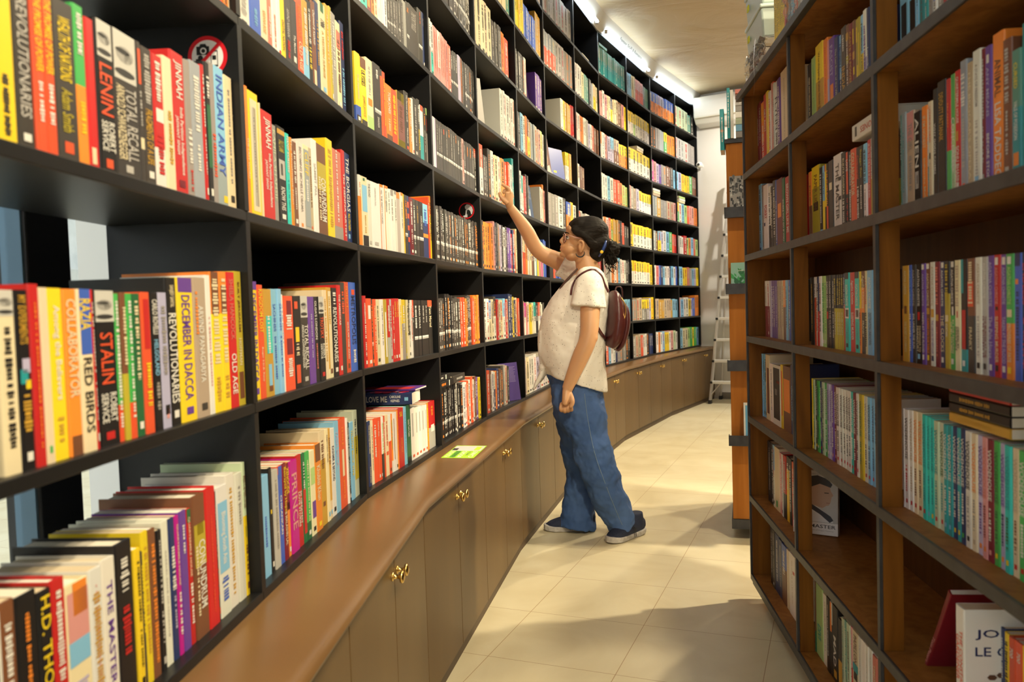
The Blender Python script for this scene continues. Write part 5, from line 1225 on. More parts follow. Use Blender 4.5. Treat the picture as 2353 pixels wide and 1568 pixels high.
def disp(vb, w_, h, c, x, label, board=None, th=.012, yb=-.028):
    z = ledge_z(vb) + .004 - .0; tl = .06; Zt = ZU * math.cos(tl) + YN * math.sin(tl); Nt = XN.cross(Zt)
    return free_book(th, h, w_, c, nbp(x, yb + th, z - .03), axes(Nt, XN, Zt), label, board=board)
def photo_cover(mb, w_, h, d):
    for i in range(140):
        s, z = random.uniform(0, d - .012), random.uniform(0, h - .012); g = random.choice([.02, .05, .12, .3, .5]); brd(mb, 1, w_, s, s + random.uniform(.004, .012), z, z + random.uniform(.004, .02), (g, g, g * .95), .0004 + i * 2e-6)
    brd(mb, 1, w_, d * .75, d, h * .1, h * .25, (.8, .5, .02), .0008)
def plant_cover(mb, w_, h, d):
    brd(mb, 1, w_, 0, d, 0, h, (.25, .48, .38))
    for i in range(26):
        s, z, an, l = random.uniform(.02, d - .02), random.uniform(.0, h * .55), random.uniform(.5, 2.6), random.uniform(.02, .05); c, q = math.cos(an), math.sin(an)
        P = [(s, z), (s + l * .5 * c - l * .22 * q, z + l * .5 * q + l * .22 * c), (s + l * c, z + l * q), (s + l * .5 * c + l * .22 * q, z + l * .5 * q - l * .22 * c)]
        poly_board(mb, 1, w_, [(min(max(a, 0), d), min(max(b_, 0), h)) for a, b_ in P], random.choice([(.02, .2, .04), (.04, .32, .08), (.01, .12, .03)]), .0006 + i * 1e-5)
    btext(mb, 1, w_, 'JUNGLE NAMA', d * .3, h * .66, d * .6, h * .06, 'wt', .0012)
disp(476, .12, .165, 'gy', .012, 'book with a black and white photo cover on the upper ledge', photo_cover)
disp(652, .10, .12, 'dg', .012, 'small book with green leaves on its cover, on a steel ledge', plant_cover)
disp(1001, .12, .175, 'wt', .055, 'white book with a pale blue front, on the lowest ledge', lambda mb, w_, h, d: brd(mb, 1, w_, .008, d - .008, .01, h - .012, (.12, .38, .62)))
# books on top of the display unit
tz = RZ + 6 * RP + .001
for i, (c, th, tx) in enumerate((('gy', .028, 'STAMP'), ('lb', .030, 'CANADA'), ('sg', .028, 'COUNTRY'), ('wt', .028, 'RESTORE'), ('gy', .026, 'THE WIND'), ('si', .028, ''), ('br', .024, 'THE INDIAN'), ('sa', .020, 'FOREST'))):
    z = tz + sum((.028, .030, .028, .028, .026, .028, .024)[:i]) + i * .0006
    free_book(th, .17, .14, c, nbp(.045 + .17, -.01, z), axes(ZU, YN, -XN), f'{CW[c]} book, {ORD[i]} from the bottom of the pile behind the top board', [('T', tx, 'wt' if c not in LIGHT else 'gy', .2, .8, .5)] if tx else [('D', 'wt', .1, .8, .4)], group='book pile on the display unit')
for i, (x, c, h) in enumerate(((.022, 'wt', .215), (.008, 'te', .225))):
    cv, pg = book_geo(.013, h, .16, C[c], None, .5, [('D', 'wt', .1, .8, .4)], False); o = cv.obj('book', M['cover']); o.location = nbp(x, -.012, tz); o.rotation_euler = (0, 0, math.atan2(ux.y, ux.x)); pg.obj('page_block', M['pages'], o)
    tag(o, ['white', 'teal'][i] + ' upright book beside the pile on the display unit', 'book', 'book pile on the display unit')
free_book(.018, .185, .13, 'te', nbp(-.024, .0, at_y(1657, 344, 3.64).z), axes(XN, YN, ZU), 'teal wrapped book hanging beside the top corner of the display unit', [('D', 'wt', .2, .8, .4), ('R', 'oo', .5, .56, .2, .8)])

# ---------------------------------------------------------------- ladder, air conditioner, wall camera
lf = on_z(1632, 928, 0.0); lx = wn.normalized(); ld = empty('step_ladder', (lf.x, lf.y, 0), math.atan2(lx.y, lx.x), label='aluminium step ladder standing open against the white end wall', cat='ladder')
LHt = 2.45; lean = .16; wid0, wid1 = .56, .22
def lp(side, s, rear=0):                                          # side 0..1, s 0..1 up
    x = (wid0 - wid1) / 2 * s + side * (wid0 - (wid0 - wid1) * s); y = (lean * LHt * s * .9) if not rear else (.42 - (.42 - lean * LHt * .9) * s); return Vector((x, y, LHt * s))
for side in (0, 1):
    m_ = MB(); p, q = lp(side, 0), lp(side, 1); n = 1
    def bar(mb, p, q, a_, b_):
        d = (q - p).normalized(); x = Vector((1, 0, 0)); y = d.cross(x).normalized(); x = y.cross(d).normalized()
        mb.add([tuple(c + x * sx * a_ + y * sy * b_) for c in (p, q) for sx, sy in ((-1, -1), (1, -1), (1, 1), (-1, 1))], [(0, 3, 2, 1), (4, 5, 6, 7), (0, 1, 5, 4), (1, 2, 6, 5), (2, 3, 7, 6), (3, 0, 4, 7)])
    bar(m_, p + Vector((0, 0, .012)), q, .011, .026); m_.obj('front_rail', M['alu'], ld, bevel=.002)
    m_ = MB(); bar(m_, lp(side, 0, 1) + Vector((0, 0, .012)), lp(side, .97, 1), .009, .014); m_.obj('rear_rail', M['alu'], ld, bevel=.002)
    for rear in (0, 1): m_ = MB(); f_ = lp(side, 0, rear); m_.box(f_.x - .016, f_.x + .016, f_.y - .03, f_.y + .03, 0, .04); m_.obj('rubber_foot', M['rubber'], ld, bevel=.004)
for i in range(10):
    s = (.23 + .228 * i) / LHt
    if s > .97: break
    a1, a2 = lp(0, s), lp(1, s); m_ = MB(); m_.box(a1.x + .004, a2.x - .004, a1.y - .035, a1.y + .045, a1.z - .014, a1.z + .014); t_ = m_.obj('tread', M['alu_tread'], ld, bevel=.003)
    for q in (a1, a2): m_ = MB(); m_.box(q.x - .013, q.x + .013, q.y - .04, q.y - .028, q.z - .012, q.z + .012); m_.obj('tread_cap', M['rubber'], t_)
m_ = MB(); bar(m_, lp(0, .02) + Vector((.01, 0, .05)), lp(0, .085) + Vector((.09, 0, .005)), .004, .01); bar(m_, lp(1, .02) + Vector((-.01, 0, .05)), lp(1, .085) + Vector((-.09, 0, .005)), .004, .01); m_.obj('brace', M['alu'], ld)
ac0 = E1 + wn * .33 - wf * .001; acz = at_y(1640, 262, 9.0).z
ac = empty('air_conditioner', (*ac0, acz), math.atan2(wn.y, wn.x), label='white air conditioner high on the end wall above the ladder', cat='air conditioner')
m_ = MB(); m_.add([(x, y, z) for x in (0, .9) for y, z in ((0, .16), (-.20, .16), (-.23, .10), (-.22, -.06), (-.15, -.13), (0, -.15))], [(0, 1, 2, 3, 4, 5), (11, 10, 9, 8, 7, 6)] + [(i, i + 6, (i + 1) % 6 + 6, (i + 1) % 6) for i in range(6)]); m_.obj('body', M['white'], ac, bevel=.012)
m_ = MB(); m_.box(.03, .87, -.235, -.16, -.075, -.068); m_.obj('louvre', mat('cream_louvre', (.6, .55, .45), .5), ac)
cc = at_y(1609, 380, 8.95); vc = empty('security_camera', (cc.x, cc.y, cc.z), math.atan2(wn.y, wn.x), label='small white security camera on the end wall beside the shelves', cat='security camera')
m_ = MB(); m_.lathe([(.001, 0), (.03, 0), (.034, .02), (.032, .05), (.022, .062), (.001, .064)], 20, 'y'); m_.obj('housing', M['white'], vc, smooth=True)
m_ = MB(); m_.lathe([(.001, .060), (.013, .060), (.013, .068), (.001, .070)], 16, 'y'); m_.obj('lens', M['rubber'], vc, smooth=True)
m_ = MB(); m_.box(-.012, .012, 0, .09, -.012, .012); m_.obj('bracket', M['white'], vc)

# ---------------------------------------------------------------- stickers and signs
sk = MB(); e1 = (st[1] - st[0]); e2 = (st[3] - st[0]); zo = Vector((0, 0, .0006)); Wk, Hk = e1.length, e2.length; e1n, e2n = e1.normalized(), e2.normalized()
def skp(x, y, z=0): p = st[0] + e1n * (x * Wk) + e2n * (y * Hk); return (p.x, p.y, CTZ + .0006 + z)
def skr(x0, x1, y0, y1, c, z): sk.add([skp(x0, y0, z), skp(x1, y0, z), skp(x1, y1, z), skp(x0, y1, z)], [(0, 1, 2, 3)], c)
skr(0, 1, 0, 1, (.38, .72, .03), 0); skr(.03, .97, .56, .96, (.62, .58, .58), .0001); skr(.72, .9, .62, .9, (.5, .74, .04), .0002); skr(.03, .2, .60, .76, (.03, .02, .02), .0002)
for x0, s, c, y0, y1 in ((.05, 'PLEASE', (.75, .85, .5), .06, .52), (.24, 'HANDLE', (.03, .10, .02), .06, .52), (.44, 'BOOKS', (.8, .86, .7), .06, .52), (.64, 'WITH', (.10, .25, .03), .2, .5), (.78, 'CARE', (.8, .86, .7), .06, .52)):
    if s == 'HANDLE': skr(x0 - .02, x0 + .15, .05, .54, (.12, .38, .04), .0002)
    v_, f_ = text2d(s); sk.add([skp(x0 + (.14 if s != 'WITH' else .09) * (1 - p[1]), y0 + (y1 - y0) * p[0] * 1.0, .0003) for p in v_], f_, c)
o = sk.obj('sticker', M['cover']); tag(o, 'green and white rectangular sticker on the brown worktop', 'sticker')

def disc(mb, o_, ex, ey, r0, r1, c, lift, n=40, a0=0, a1=2 * math.pi):
    en = ex.cross(ey); P = []
    for i in range(n + 1): t = a0 + (a1 - a0) * i / n; P.append((math.cos(t), math.sin(t)))
    v = [tuple(o_ + ex * (c_ * r) + ey * (s_ * r) + en * lift) for r in (r0, r1) for c_, s_ in P]
    mb.add(v, [(i, i + 1, n + 2 + i, n + 1 + i) for i in range(n)] if r0 > 0 else [tuple(range(n + 1, 2 * n + 1))], c)
def polyp(mb, o_, ex, ey, R_, pts, c, lift): en = ex.cross(ey); mb.add([tuple(o_ + ex * (x * R_) + ey * (y * R_) + en * lift) for x, y in pts], [tuple(range(len(pts)))], c)
def sign_on_divider(j, u, v_, rpx, kind, label):
    n = ndir(bang(j - 1)) ; n = miter(j).normalized(); f = Vector((-n.y, n.x)); P = Dp[j] - f * (BT + .0006)
    c = on_plane(u, v_, P, math.atan2(n.y, n.x)); d = c.y; ex = Vector((n.x, n.y, 0)); ey = Vector((0, 0, 1)); R_ = rpx * d / FPX
    mb = MB(); red = (.62, .01, .02)
    if kind == 'camera':
        disc(mb, c, ex, ey, 0, R_ * .86, (.78, .78, .8), 0); disc(mb, c, ex, ey, R_ * .80, R_, red, .0003)
        bkc = (.01, .01, .01)
        polyp(mb, c, ex, ey, R_, [(-.55, .08), (.10, .08), (.10, .5), (-.02, .5), (-.08, .62), (-.34, .62), (-.4, .5), (-.55, .5)], bkc, .0004)
        disc(mb, c + ex * (-.2 * R_) + ey * (.28 * R_), ex, ey, R_ * .10, R_ * .16, (.8, .8, .8), .0005)
        polyp(mb, c, ex, ey, R_, [(.16, -.5), (.52, -.5), (.52, .28), (.16, .28)], bkc, .0004); polyp(mb, c, ex, ey, R_, [(.2, -.42), (.48, -.42), (.48, .22), (.2, .22)], (.8, .8, .8), .0005)
        polyp(mb, c, ex, ey, R_, [(.24, -.18), (.44, -.18), (.44, .04), (.24, .04)], bkc, .0006); polyp(mb, c, ex, ey, R_, [(-.6, -.5), (-.1, -.5), (-.1, -.1), (-.6, -.1)], bkc, .0004); disc(mb, c + ex * (-.36 * R_) - ey * (.06 * R_), ex, ey, 0, R_ * .13, bkc, .0005)
        polyp(mb, c, ex, ey, R_, [(-.66, -.52), (-.54, -.64), (.66, .52), (.54, .64)], red, .0008)
    else:
        disc(mb, c, ex, ey, 0, R_ * .9, (.012, .012, .012), 0); disc(mb, c, ex, ey, R_ * .86, R_, red, .0003); W_ = (.62, .62, .66)
        polyp(mb, c, ex, ey, R_, [(-.2, .55), (.05, .78), (.4, .72), (.72, .4), (.82, .0), (.7, -.42), (.58, -.5), (.48, -.1), (.3, .12), (-.02, .1), (-.18, .3)], W_, .0004)
        polyp(mb, c, ex, ey, R_, [(-.1, .1), (.18, .12), (.12, -.4), (.1, -.82), (-.3, -.78), (-.5, -.62), (-.18, -.55), (-.12, -.3)], W_, .0005)
        polyp(mb, c, ex, ey, R_, [(.06, .08), (.16, .1), (.14, -.3), (.04, -.62), (.0, -.3)], (.02, .02, .02), .0007)
    o = mb.obj('warning_sign', M['cover']); tag(o, label, 'sign')
sign_on_divider(0, 477, 130, 46, 'camera', 'round red and white no-photography sign on the dark divider above the books')
sign_on_divider(3, 1072, 484.5, 18.5, 'quiet', 'small round red sign with a shushing face on the dark divider')
# lettering of the category sign
P, Q = Dp[8], Dp[9]; 
n8, n9 = miter(8), miter(9); zb_, zt2 = shelf_z(8) + .006, CZ
g = lambda t, h: (Vector((*(P + (Q - P) * t), 0)) + Vector((*(n8 + (n9 - n8) * t), 0)) * (.055 * h + .002)) + Vector((0, 0, zb_ + (zt2 - zb_) * h))
P, n8 = Dp[7], miter(7); Q, n9 = Dp[9], miter(9)
v_, f_ = text2d('Fantasy, Sci-Fi & Romance'); tm = MB(); tm.add([tuple(g(.34 + p[0] * .42, .36 + p[1] * .26)) for p in v_], f_, (.18, .18, .17))
sg = [o for o in bpy.data.objects if o.name.startswith('category_sign') and 'Fantasy' in o.get('label', '')][0]; tm.obj('lettering', M['pages'], sg)

# ---------------------------------------------------------------- the person
def W3(u, v_, y): return at_y(u, v_, y)
def ring_tube(mb, pts, rad, seg=28, side=Vector((0, 1, 0)), fold=None, cap=True):
    """closed tube through pts; rad: (a, b) = half width across side-normal, along side."""
    pts = [Vector(p) for p in pts]; v = []; f = []; n = len(pts)
    for i, p in enumerate(pts):
        d = (pts[min(i + 1, n - 1)] - pts[max(i - 1, 0)]).normalized(); b_ = (side - d * side.dot(d)).normalized(); a_ = d.cross(b_).normalized()
        ra, rb = rad[i] if hasattr(rad[i], '__len__') else (rad[i], rad[i])
        for k in range(seg):
            t = 2 * math.pi * k / seg; m_ = 1 + (fold(i / (n - 1), t) if fold else 0); v.append(tuple(p + a_ * (ra * m_ * math.cos(t)) + b_ * (rb * m_ * math.sin(t))))
    for i in range(n - 1):
        for k in range(seg): q = i * seg + k; r = i * seg + (k + 1) % seg; f.append((q, r, r + seg, q + seg))
    if cap: f.append(tuple(range(seg))[::-1]); f.append(tuple(range((n - 1) * seg, n * seg)))
    mb.add(v, f); return mb
def smooth_path(pts, rad, m_=6):                                   # Catmull-Rom through points and radii
    P = [Vector(p) for p in pts]; R = [np.array(r if hasattr(r, '__len__') else (r, r), float) for r in rad]; op, orr = [], []
    for i in range(len(P) - 1):
        p0, p1, p2, p3 = P[max(i - 1, 0)], P[i], P[i + 1], P[min(i + 2, len(P) - 1)]; r0, r1, r2, r3 = R[max(i - 1, 0)], R[i], R[i + 1], R[min(i + 2, len(P) - 1)]
        for k in range(m_):
            t = k / m_; c = [.5 * (-t + 2 * t * t - t ** 3), .5 * (2 - 5 * t * t + 3 * t ** 3), .5 * (t + 4 * t * t - 3 * t ** 3), .5 * (-t * t + t ** 3)]
            op.append(p0 * c[0] + p1 * c[1] + p2 * c[2] + p3 * c[3]); orr.append(tuple(r0 * c[0] + r1 * c[1] + r2 * c[2] + r3 * c[3]))
    op.append(P[-1]); orr.append(tuple(R[-1])); return op, orr
def limb(mb, pts, rad, m_=6, **k): p, r = smooth_path(pts, rad, m_); return ring_tube(mb, p, r, **k)
def ell(mb, c, r, rot=None, seg=20, rings=12, col=None):
    c = Vector(c); v = [tuple(c + (rot @ Vector((0, 0, r[2])) if rot else Vector((0, 0, r[2]))))]; f = []
    for i in range(1, rings):
        th = math.pi * i / rings
        for k in range(seg):
            a = 2 * math.pi * k / seg; q = Vector((r[0] * math.sin(th) * math.cos(a), r[1] * math.sin(th) * math.sin(a), r[2] * math.cos(th))); v.append(tuple(c + (rot @ q if rot else q)))
    v.append(tuple(c - (rot @ Vector((0, 0, r[2])) if rot else Vector((0, 0, r[2]))))); L_ = len(v) - 1
    for k in range(seg): f.append((0, 1 + k, 1 + (k + 1) % seg)); f.append((L_, L_ - 1 - k, L_ - 1 - (k + 1) % seg))
    for i in range(rings - 2):
        for k in range(seg): a = 1 + i * seg + k; b2 = 1 + i * seg + (k + 1) % seg; f.append((a, a + seg, b2 + seg, b2))
    return mb.add(v, f, col)
def fuse(o, vox, it=6, fac=.5):
    r = o.modifiers.new('fuse', 'REMESH'); r.mode = 'VOXEL'; r.voxel_size = vox; r.use_smooth_shade = True
    s = o.modifiers.new('smooth', 'SMOOTH'); s.iterations = it; s.factor = fac; return o
def wrinkle(o, name, size, strength, tt='CLOUDS'):
    tx = bpy.data.textures.new(name, tt); tx.noise_scale = size
    d = o.modifiers.new('folds', 'DISPLACE'); d.texture = tx; d.strength = strength; d.mid_level = .5; d.texture_coords = 'LOCAL'; return o
m, nt, b = nodes('skin'); b.inputs['Base Color'].default_value = (.55, .30, .15, 1); b.inputs['Roughness'].default_value = .45; b.inputs['Subsurface Weight'].default_value = .12; b.inputs['Subsurface Radius'].default_value = (.02, .008, .004); b.inputs['Subsurface Scale'].default_value = .3; M['skin'] = m
m, nt, b = nodes('denim'); L = nt.links.new; tc = nt.nodes.new('ShaderNodeTexCoord'); nz = nt.nodes.new('ShaderNodeTexNoise'); nz.inputs['Scale'].default_value = 5; nz.inputs['Detail'].default_value = 5
cr = nt.nodes.new('ShaderNodeValToRGB'); cr.color_ramp.elements[0].position = .3; cr.color_ramp.elements[0].color = (.028, .078, .23, 1); cr.color_ramp.elements[1].position = .75; cr.color_ramp.elements[1].color = (.085, .17, .40, 1)
n2 = nt.nodes.new('ShaderNodeTexNoise'); n2.inputs['Scale'].default_value = 900; bp = nt.nodes.new('ShaderNodeBump'); bp.inputs['Strength'].default_value = .25; bp.inputs['Distance'].default_value = .001
L(tc.outputs['Object'], nz.inputs[0]); L(tc.outputs['Object'], n2.inputs[0]); L(nz.outputs[0], cr.inputs[0]); L(cr.outputs[0], b.inputs['Base Color']); L(n2.outputs[0], bp.inputs['Height']); L(bp.outputs[0], b.inputs['Normal']); b.inputs['Roughness'].default_value = .8; M['denim'] = m
m, nt, b = nodes('white_eyelet_cotton'); L = nt.links.new; tc = nt.nodes.new('ShaderNodeTexCoord'); vo = nt.nodes.new('ShaderNodeTexVoronoi'); vo.inputs['Scale'].default_value = 75; vo.inputs['Randomness'].default_value = .7
cr = nt.nodes.new('ShaderNodeValToRGB'); cr.color_ramp.interpolation = 'LINEAR'; cr.color_ramp.elements[0].position = .10; cr.color_ramp.elements[0].color = (.10, .075, .05, 1); cr.color_ramp.elements[1].position = .15; cr.color_ramp.elements[1].color = (.74, .71, .64, 1)
L(tc.outputs['Object'], vo.inputs[0]); L(vo.outputs['Distance'], cr.inputs[0]); L(cr.outputs[0], b.inputs['Base Color']); b.inputs['Roughness'].default_value = .85; M['shirt'] = m
M['hair'] = mat('black_hair', (.005, .0035, .0025), .62, noise=(14, .3, (.013, .009, .006)), scale=(1, 7, 7), bump=.5, spec=.16)
M['leather'] = mat('maroon_leather', (.060, .012, .012), .34, noise=(12, .3, (.085, .018, .018)), bump=.12)
M['shoe'] = mat('navy_knit', (.012, .018, .045), .75, noise=(200, .3, (.02, .03, .07)), bump=.3); M['sole'] = mat('white_sole', (.66, .64, .62), .5, noise=(40, .22, (.34, .32, .31)))

pr = empty('person', (0.33, 3.80, 0), label='person in a white eyelet top and blue jeans, black hair tied back, reaching for books', cat='person')
pinv = Matrix.Translation((-0.33, -3.80, 0))
def pobj(mb, name, m_, parent=pr, **k):
    for i, a in enumerate(mb.v): mb.v[i] = a + np.array([-0.33, -3.80, 0])
    return mb.obj(name, m_, parent, **k)
# landmarks
hd = W3(1341, 545, 3.82)                                          # skull centre
nk0, nk1 = W3(1356, 640, 3.81), W3(1345, 585, 3.82)
shN, shF = W3(1358, 648, 3.665), W3(1330, 640, 3.965)
elN, wrN = W3(1352, 775, 3.61), W3(1303, 895, 3.60)
elF, wrF = W3(1238, 577, 3.96), W3(1172, 476, 3.90)
body = MB(); S_ = .00209
limb(body, [W3(1325, 880, 3.8), W3(1322, 830, 3.8), W3(1325, 740, 3.8), W3(1338, 670, 3.81), W3(1352, 635, 3.81)], [(.085, .11), (.11, .12), (.12, .13), (.095, .12), (.05, .07)])
limb(body, [nk0, nk1 + Vector((0, 0, -.01)), W3(1348, 560, 3.82)], [(.062, .06), (.050, .050), (.05, .05)])
# head: skull, face, jaw
ell(body, W3(1347, 543, 3.82), (.088, .073, .088)); ell(body, W3(1322, 548, 3.82), (.046, .058, .066)); ell(body, W3(1309, 573, 3.82), (.041, .050, .040)); ell(body, W3(1294, 585, 3.82), (.017, .021, .016)); ell(body, W3(1315, 588, 3.82), (.034, .043, .026))
ell(body, W3(1311, 529, 3.82), (.022, .048, .028)); ell(body, W3(1308, 562, 3.798), (.020, .022, .028)); ell(body, W3(1308, 562, 3.842), (.020, .022, .028))
limb(body, [W3(1302, 536, 3.82), W3(1297, 544, 3.82), W3(1289.5, 553.5, 3.82), W3(1294, 558, 3.82)], [.007, .0075, .0088, .011], seg=10)
ell(body, W3(1291.5, 566.5, 3.82), (.009, .016, .006)); ell(body, W3(1290.5, 574, 3.82), (.009, .015, .007)); ell(body, W3(1295, 569, 3.82), (.014, .024, .020))
# ears
for yy, sg_ in ((3.82 - .074, -1), (3.82 + .074, 1)):
    e = W3(1333, 566, 3.745 if sg_ < 0 else 3.895)
    limb(body, [e + Vector((.000, -sg_ * .004, -.029)), e + Vector((.012, sg_ * .005, -.009)), e + Vector((.014, sg_ * .010, .015)), e + Vector((.002, sg_ * .007, .025)), e + Vector((-.010, -sg_ * .002, .013))], [.006, .007, .0065, .006, .005], seg=8); ell(body, e + Vector((.003, -sg_ * .006, -.004)), (.012, .010, .026))
# arms
limb(body, [W3(1350, 655, 3.72), shN, W3(1356, 710, 3.635), elN, W3(1332, 825, 3.605), wrN], [.055, .052, .046, .040, .038, .0245])
limb(body, [W3(1345, 650, 3.88), shF, W3(1290, 605, 3.975), elF, W3(1208, 527, 3.935), wrF], [.05, .050, .045, .037, .034, .021])
ell(body, elN + Vector((.012, 0, 0)), (.032, .034, .036))
# resting fist (near hand)
pc = W3(1302, 918, 3.597); limb(body, [wrN.lerp(elN, .12), wrN, pc, W3(1300, 930, 3.597)], [(.022, .022), (.020, .024), (.020, .035), (.017, .035)], seg=16, side=Vector((0.35, 1, 0)))
for i, (du, dy) in enumerate(((-6, .026), (-2, .010), (2, -.006), (6, -.020))):
    k0 = W3(1297 + i * 3.2, 932, 3.597 - .024 + i * .016 - .0); 
    L4 = [1, 1.06, 1.0, .82][i]
    b0_ = W3(1291 + i * 7.2, 926, 3.602); kn = W3(1288 + i * 8.4, 943 - abs(i - 1.2) * 2.5, 3.592); md = W3(1291 + i * 7.6, 948 - abs(i - 1.2) * 2.5 , 3.610); tp_ = W3(1295 + i * 6.2, 938, 3.622)
    limb(body, [b0_, kn, md, tp_], [.0085, .0082, .0076, .0068], m_=4, seg=10)
limb(body, [W3(1309, 905, 3.597), W3(1314, 917, 3.578), W3(1315, 928, 3.572), W3(1310, 937, 3.572)], [.013, .0125, .0105, .0085], m_=4, seg=10)
# reaching hand (far): palm, pointing index, curled fingers, thumb
limb(body, [wrF, W3(1170, 466, 3.89), W3(1169, 452, 3.885), W3(1170, 441, 3.88)], [(.017, .022), (.018, .030), (.017, .034), (.013, .034)], seg=16, side=Vector((.5, 1, 0)))
limb(body, [W3(1171, 444, 3.872), W3(1168, 433, 3.868), W3(1160, 428, 3.866), W3(1153, 423.5, 3.868)], [.0098, .009, .0082, .0068], m_=4, seg=10)
limb(body, [W3(1173, 447, 3.885), W3(1167, 437, 3.884), W3(1159, 438, 3.882), W3(1156, 445, 3.880)], [.0095, .009, .0082, .007], m_=4, seg=10)
limb(body, [W3(1176, 450, 3.898), W3(1171, 441, 3.900), W3(1164, 444, 3.898), W3(1162, 451, 3.895)], [.009, .0088, .008, .007], m_=4, seg=10)
limb(body, [W3(1178, 455, 3.912), W3(1176, 446, 3.914), W3(1170, 450, 3.912), W3(1168, 456, 3.908)], [.0085, .008, .007, .006], m_=4, seg=10)
limb(body, [W3(1166, 468, 3.868), W3(1157, 460, 3.860), W3(1150, 451, 3.858), W3(1147.5, 442, 3.860)], [.012, .011, .0095, .0078], m_=4, seg=10)
bo = pobj(body, 'body', M['skin']); fuse(bo, .0028, 9, .5)
# face details
fm = MB(); lip = W3(1290.6, 571, 3.82); limb(fm, [lip + Vector((.012, -.021, .0)), lip + Vector((.002, -.012, .002)), lip + Vector((-.0015, 0, .003)), lip + Vector((.002, .012, .002)), lip + Vector((.012, .021, 0))], [.002, .0042, .005, .0042, .002], seg=8)
limb(fm, [lip + Vector((.012, -.019, -.004)), lip + Vector((.003, -.011, -.007)), lip + Vector((.0, 0, -.008)), lip + Vector((.003, .011, -.007)), lip + Vector((.012, .019, -.004))], [.002, .0045, .0055, .0045, .002], seg=8)
pobj(fm, 'lips', mat('lip', (.36, .12, .09), .4), smooth=True)
for s_ in (-1, 1):
    c = W3(1304.5, 548.5, 3.82); c.y += s_ * .030; em = MB(); ell(em, c, (.0105, .0105, .0085)); eo = pobj(em, 'eye', mat('eye_white', (.62, .58, .54), .2), smooth=True)
    im = MB(); ell(im, c + Vector((-.0078, s_ * .001, -.001)), (.0038, .0054, .0054)); pobj(im, 'iris', mat('dark_iris', (.015, .008, .005), .1), eo, smooth=True)
    lm_ = MB(); limb(lm_, [c + Vector((.000, s_ * .0125, .002)), c + Vector((-.0095, s_ * .008, .0065)), c + Vector((-.0125, 0, .0075)), c + Vector((-.010, -s_ * .009, .004))], [.0012, .0022, .0024, .0012], seg=6); pobj(lm_, 'eyelashes', M['hair'])
    bm_ = MB(); limb(bm_, [c + Vector((.004, s_ * .027, .018)), c + Vector((-.009, s_ * .014, .025)), c + Vector((-.0155, -s_ * .002, .021)), c + Vector((-.0165, -s_ * .014, .017))], [.0012, .003, .0036, .0025], seg=6); pobj(bm_, 'eyebrow', M['hair'])
# hair
hm = MB(); ell(hm, W3(1354, 534, 3.82), (.094, .081, .079)); ell(hm, W3(1329, 519, 3.82), (.056, .068, .040), Matrix.Rotation(-.5, 3, 'Y')); ell(hm, W3(1372, 560, 3.82), (.066, .072, .066)); ell(hm, W3(1367, 585, 3.82), (.050, .062, .040))
for s_ in (-1, 1):
    limb(hm, [W3(1316, 522, 3.82 + s_ * .058), W3(1326, 535, 3.82 + s_ * .072), W3(1343, 541, 3.82 + s_ * .080), W3(1366, 566, 3.82 + s_ * .066), W3(1386, 580, 3.82)], [(.014, .010), (.018, .010), (.018, .012), (.024, .014), (.02, .02)], seg=14)
hb = pobj(hm, 'hair', M['hair']); fuse(hb, .005, 8)
wrinkle(hb, 'hair_strands', .03, .003)
pm_ = MB(); ell(pm_, W3(1403, 572, 3.82), (.040, .045, .038)); ell(pm_, W3(1404, 594, 3.82), (.030, .036, .030)); pt = pobj(pm_, 'ponytail', M['hair'], hb); fuse(pt, .006, 4); wrinkle(pt, 'curls', .02, .03)
random.seed(5); cu = MB()
for i in range(90):
    a = random.uniform(0, 6.283); s = W3(1392 + random.uniform(-4, 5), 568 + random.uniform(-14, 16), 3.82 + random.uniform(-.03, .03)); L_ = random.uniform(.03, .065); dr = Vector((random.uniform(.1, 1.0), random.uniform(-.6, .6), random.uniform(-.95, .4))).normalized(); side = dr.orthogonal().normalized(); up = dr.cross(side); ph_ = random.uniform(0, 6.28); P = []
    for k in range(12):
        t = k / 11; P.append(s + dr * (L_ * t) + Vector((0, 0, -.05 * t * t)) + (side * math.cos(ph_ + t * 9) + up * math.sin(ph_ + t * 9)) * (.014 * t))
    cu.tube(P, [.0026 * (1 - .5 * k / 11) for k in range(12)], 5)
pobj(cu, 'curls', M['hair'], hb, smooth=True)
random.seed(9)
cl = MB(); a_, b_ = W3(1393, 553, 3.745), W3(1376, 590, 3.755); cl.tube([a_, a_.lerp(b_, .33) + Vector((.004, -.010, 0)), a_.lerp(b_, .66) + Vector((.004, -.010, 0)), b_], [.004, .0075, .0075, .004], 10)
co = pobj(cl, 'hair_clip', mat('blue_clip', (.02, .05, .20), .3), smooth=True); cl = MB(); ell(cl, a_.lerp(b_, .72) + Vector((.002, -.017, 0)), (.008, .004, .008)); pobj(cl, 'clip_dot', mat('yellow_dot', (.8, .5, .02), .4), co, smooth=True)
er = MB(); e0 = W3(1333, 582, 3.735); er.tube([e0 + Vector((.020 * math.cos(t), -.002, .018 * math.sin(t))) for t in [math.pi * (1.0 + i / 12 * 1.15) for i in range(13)]], [.0012 + .0022 * math.sin(math.pi * i / 12) for i in range(13)], 8); pobj(er, 'earring', M['rubber'], smooth=True)
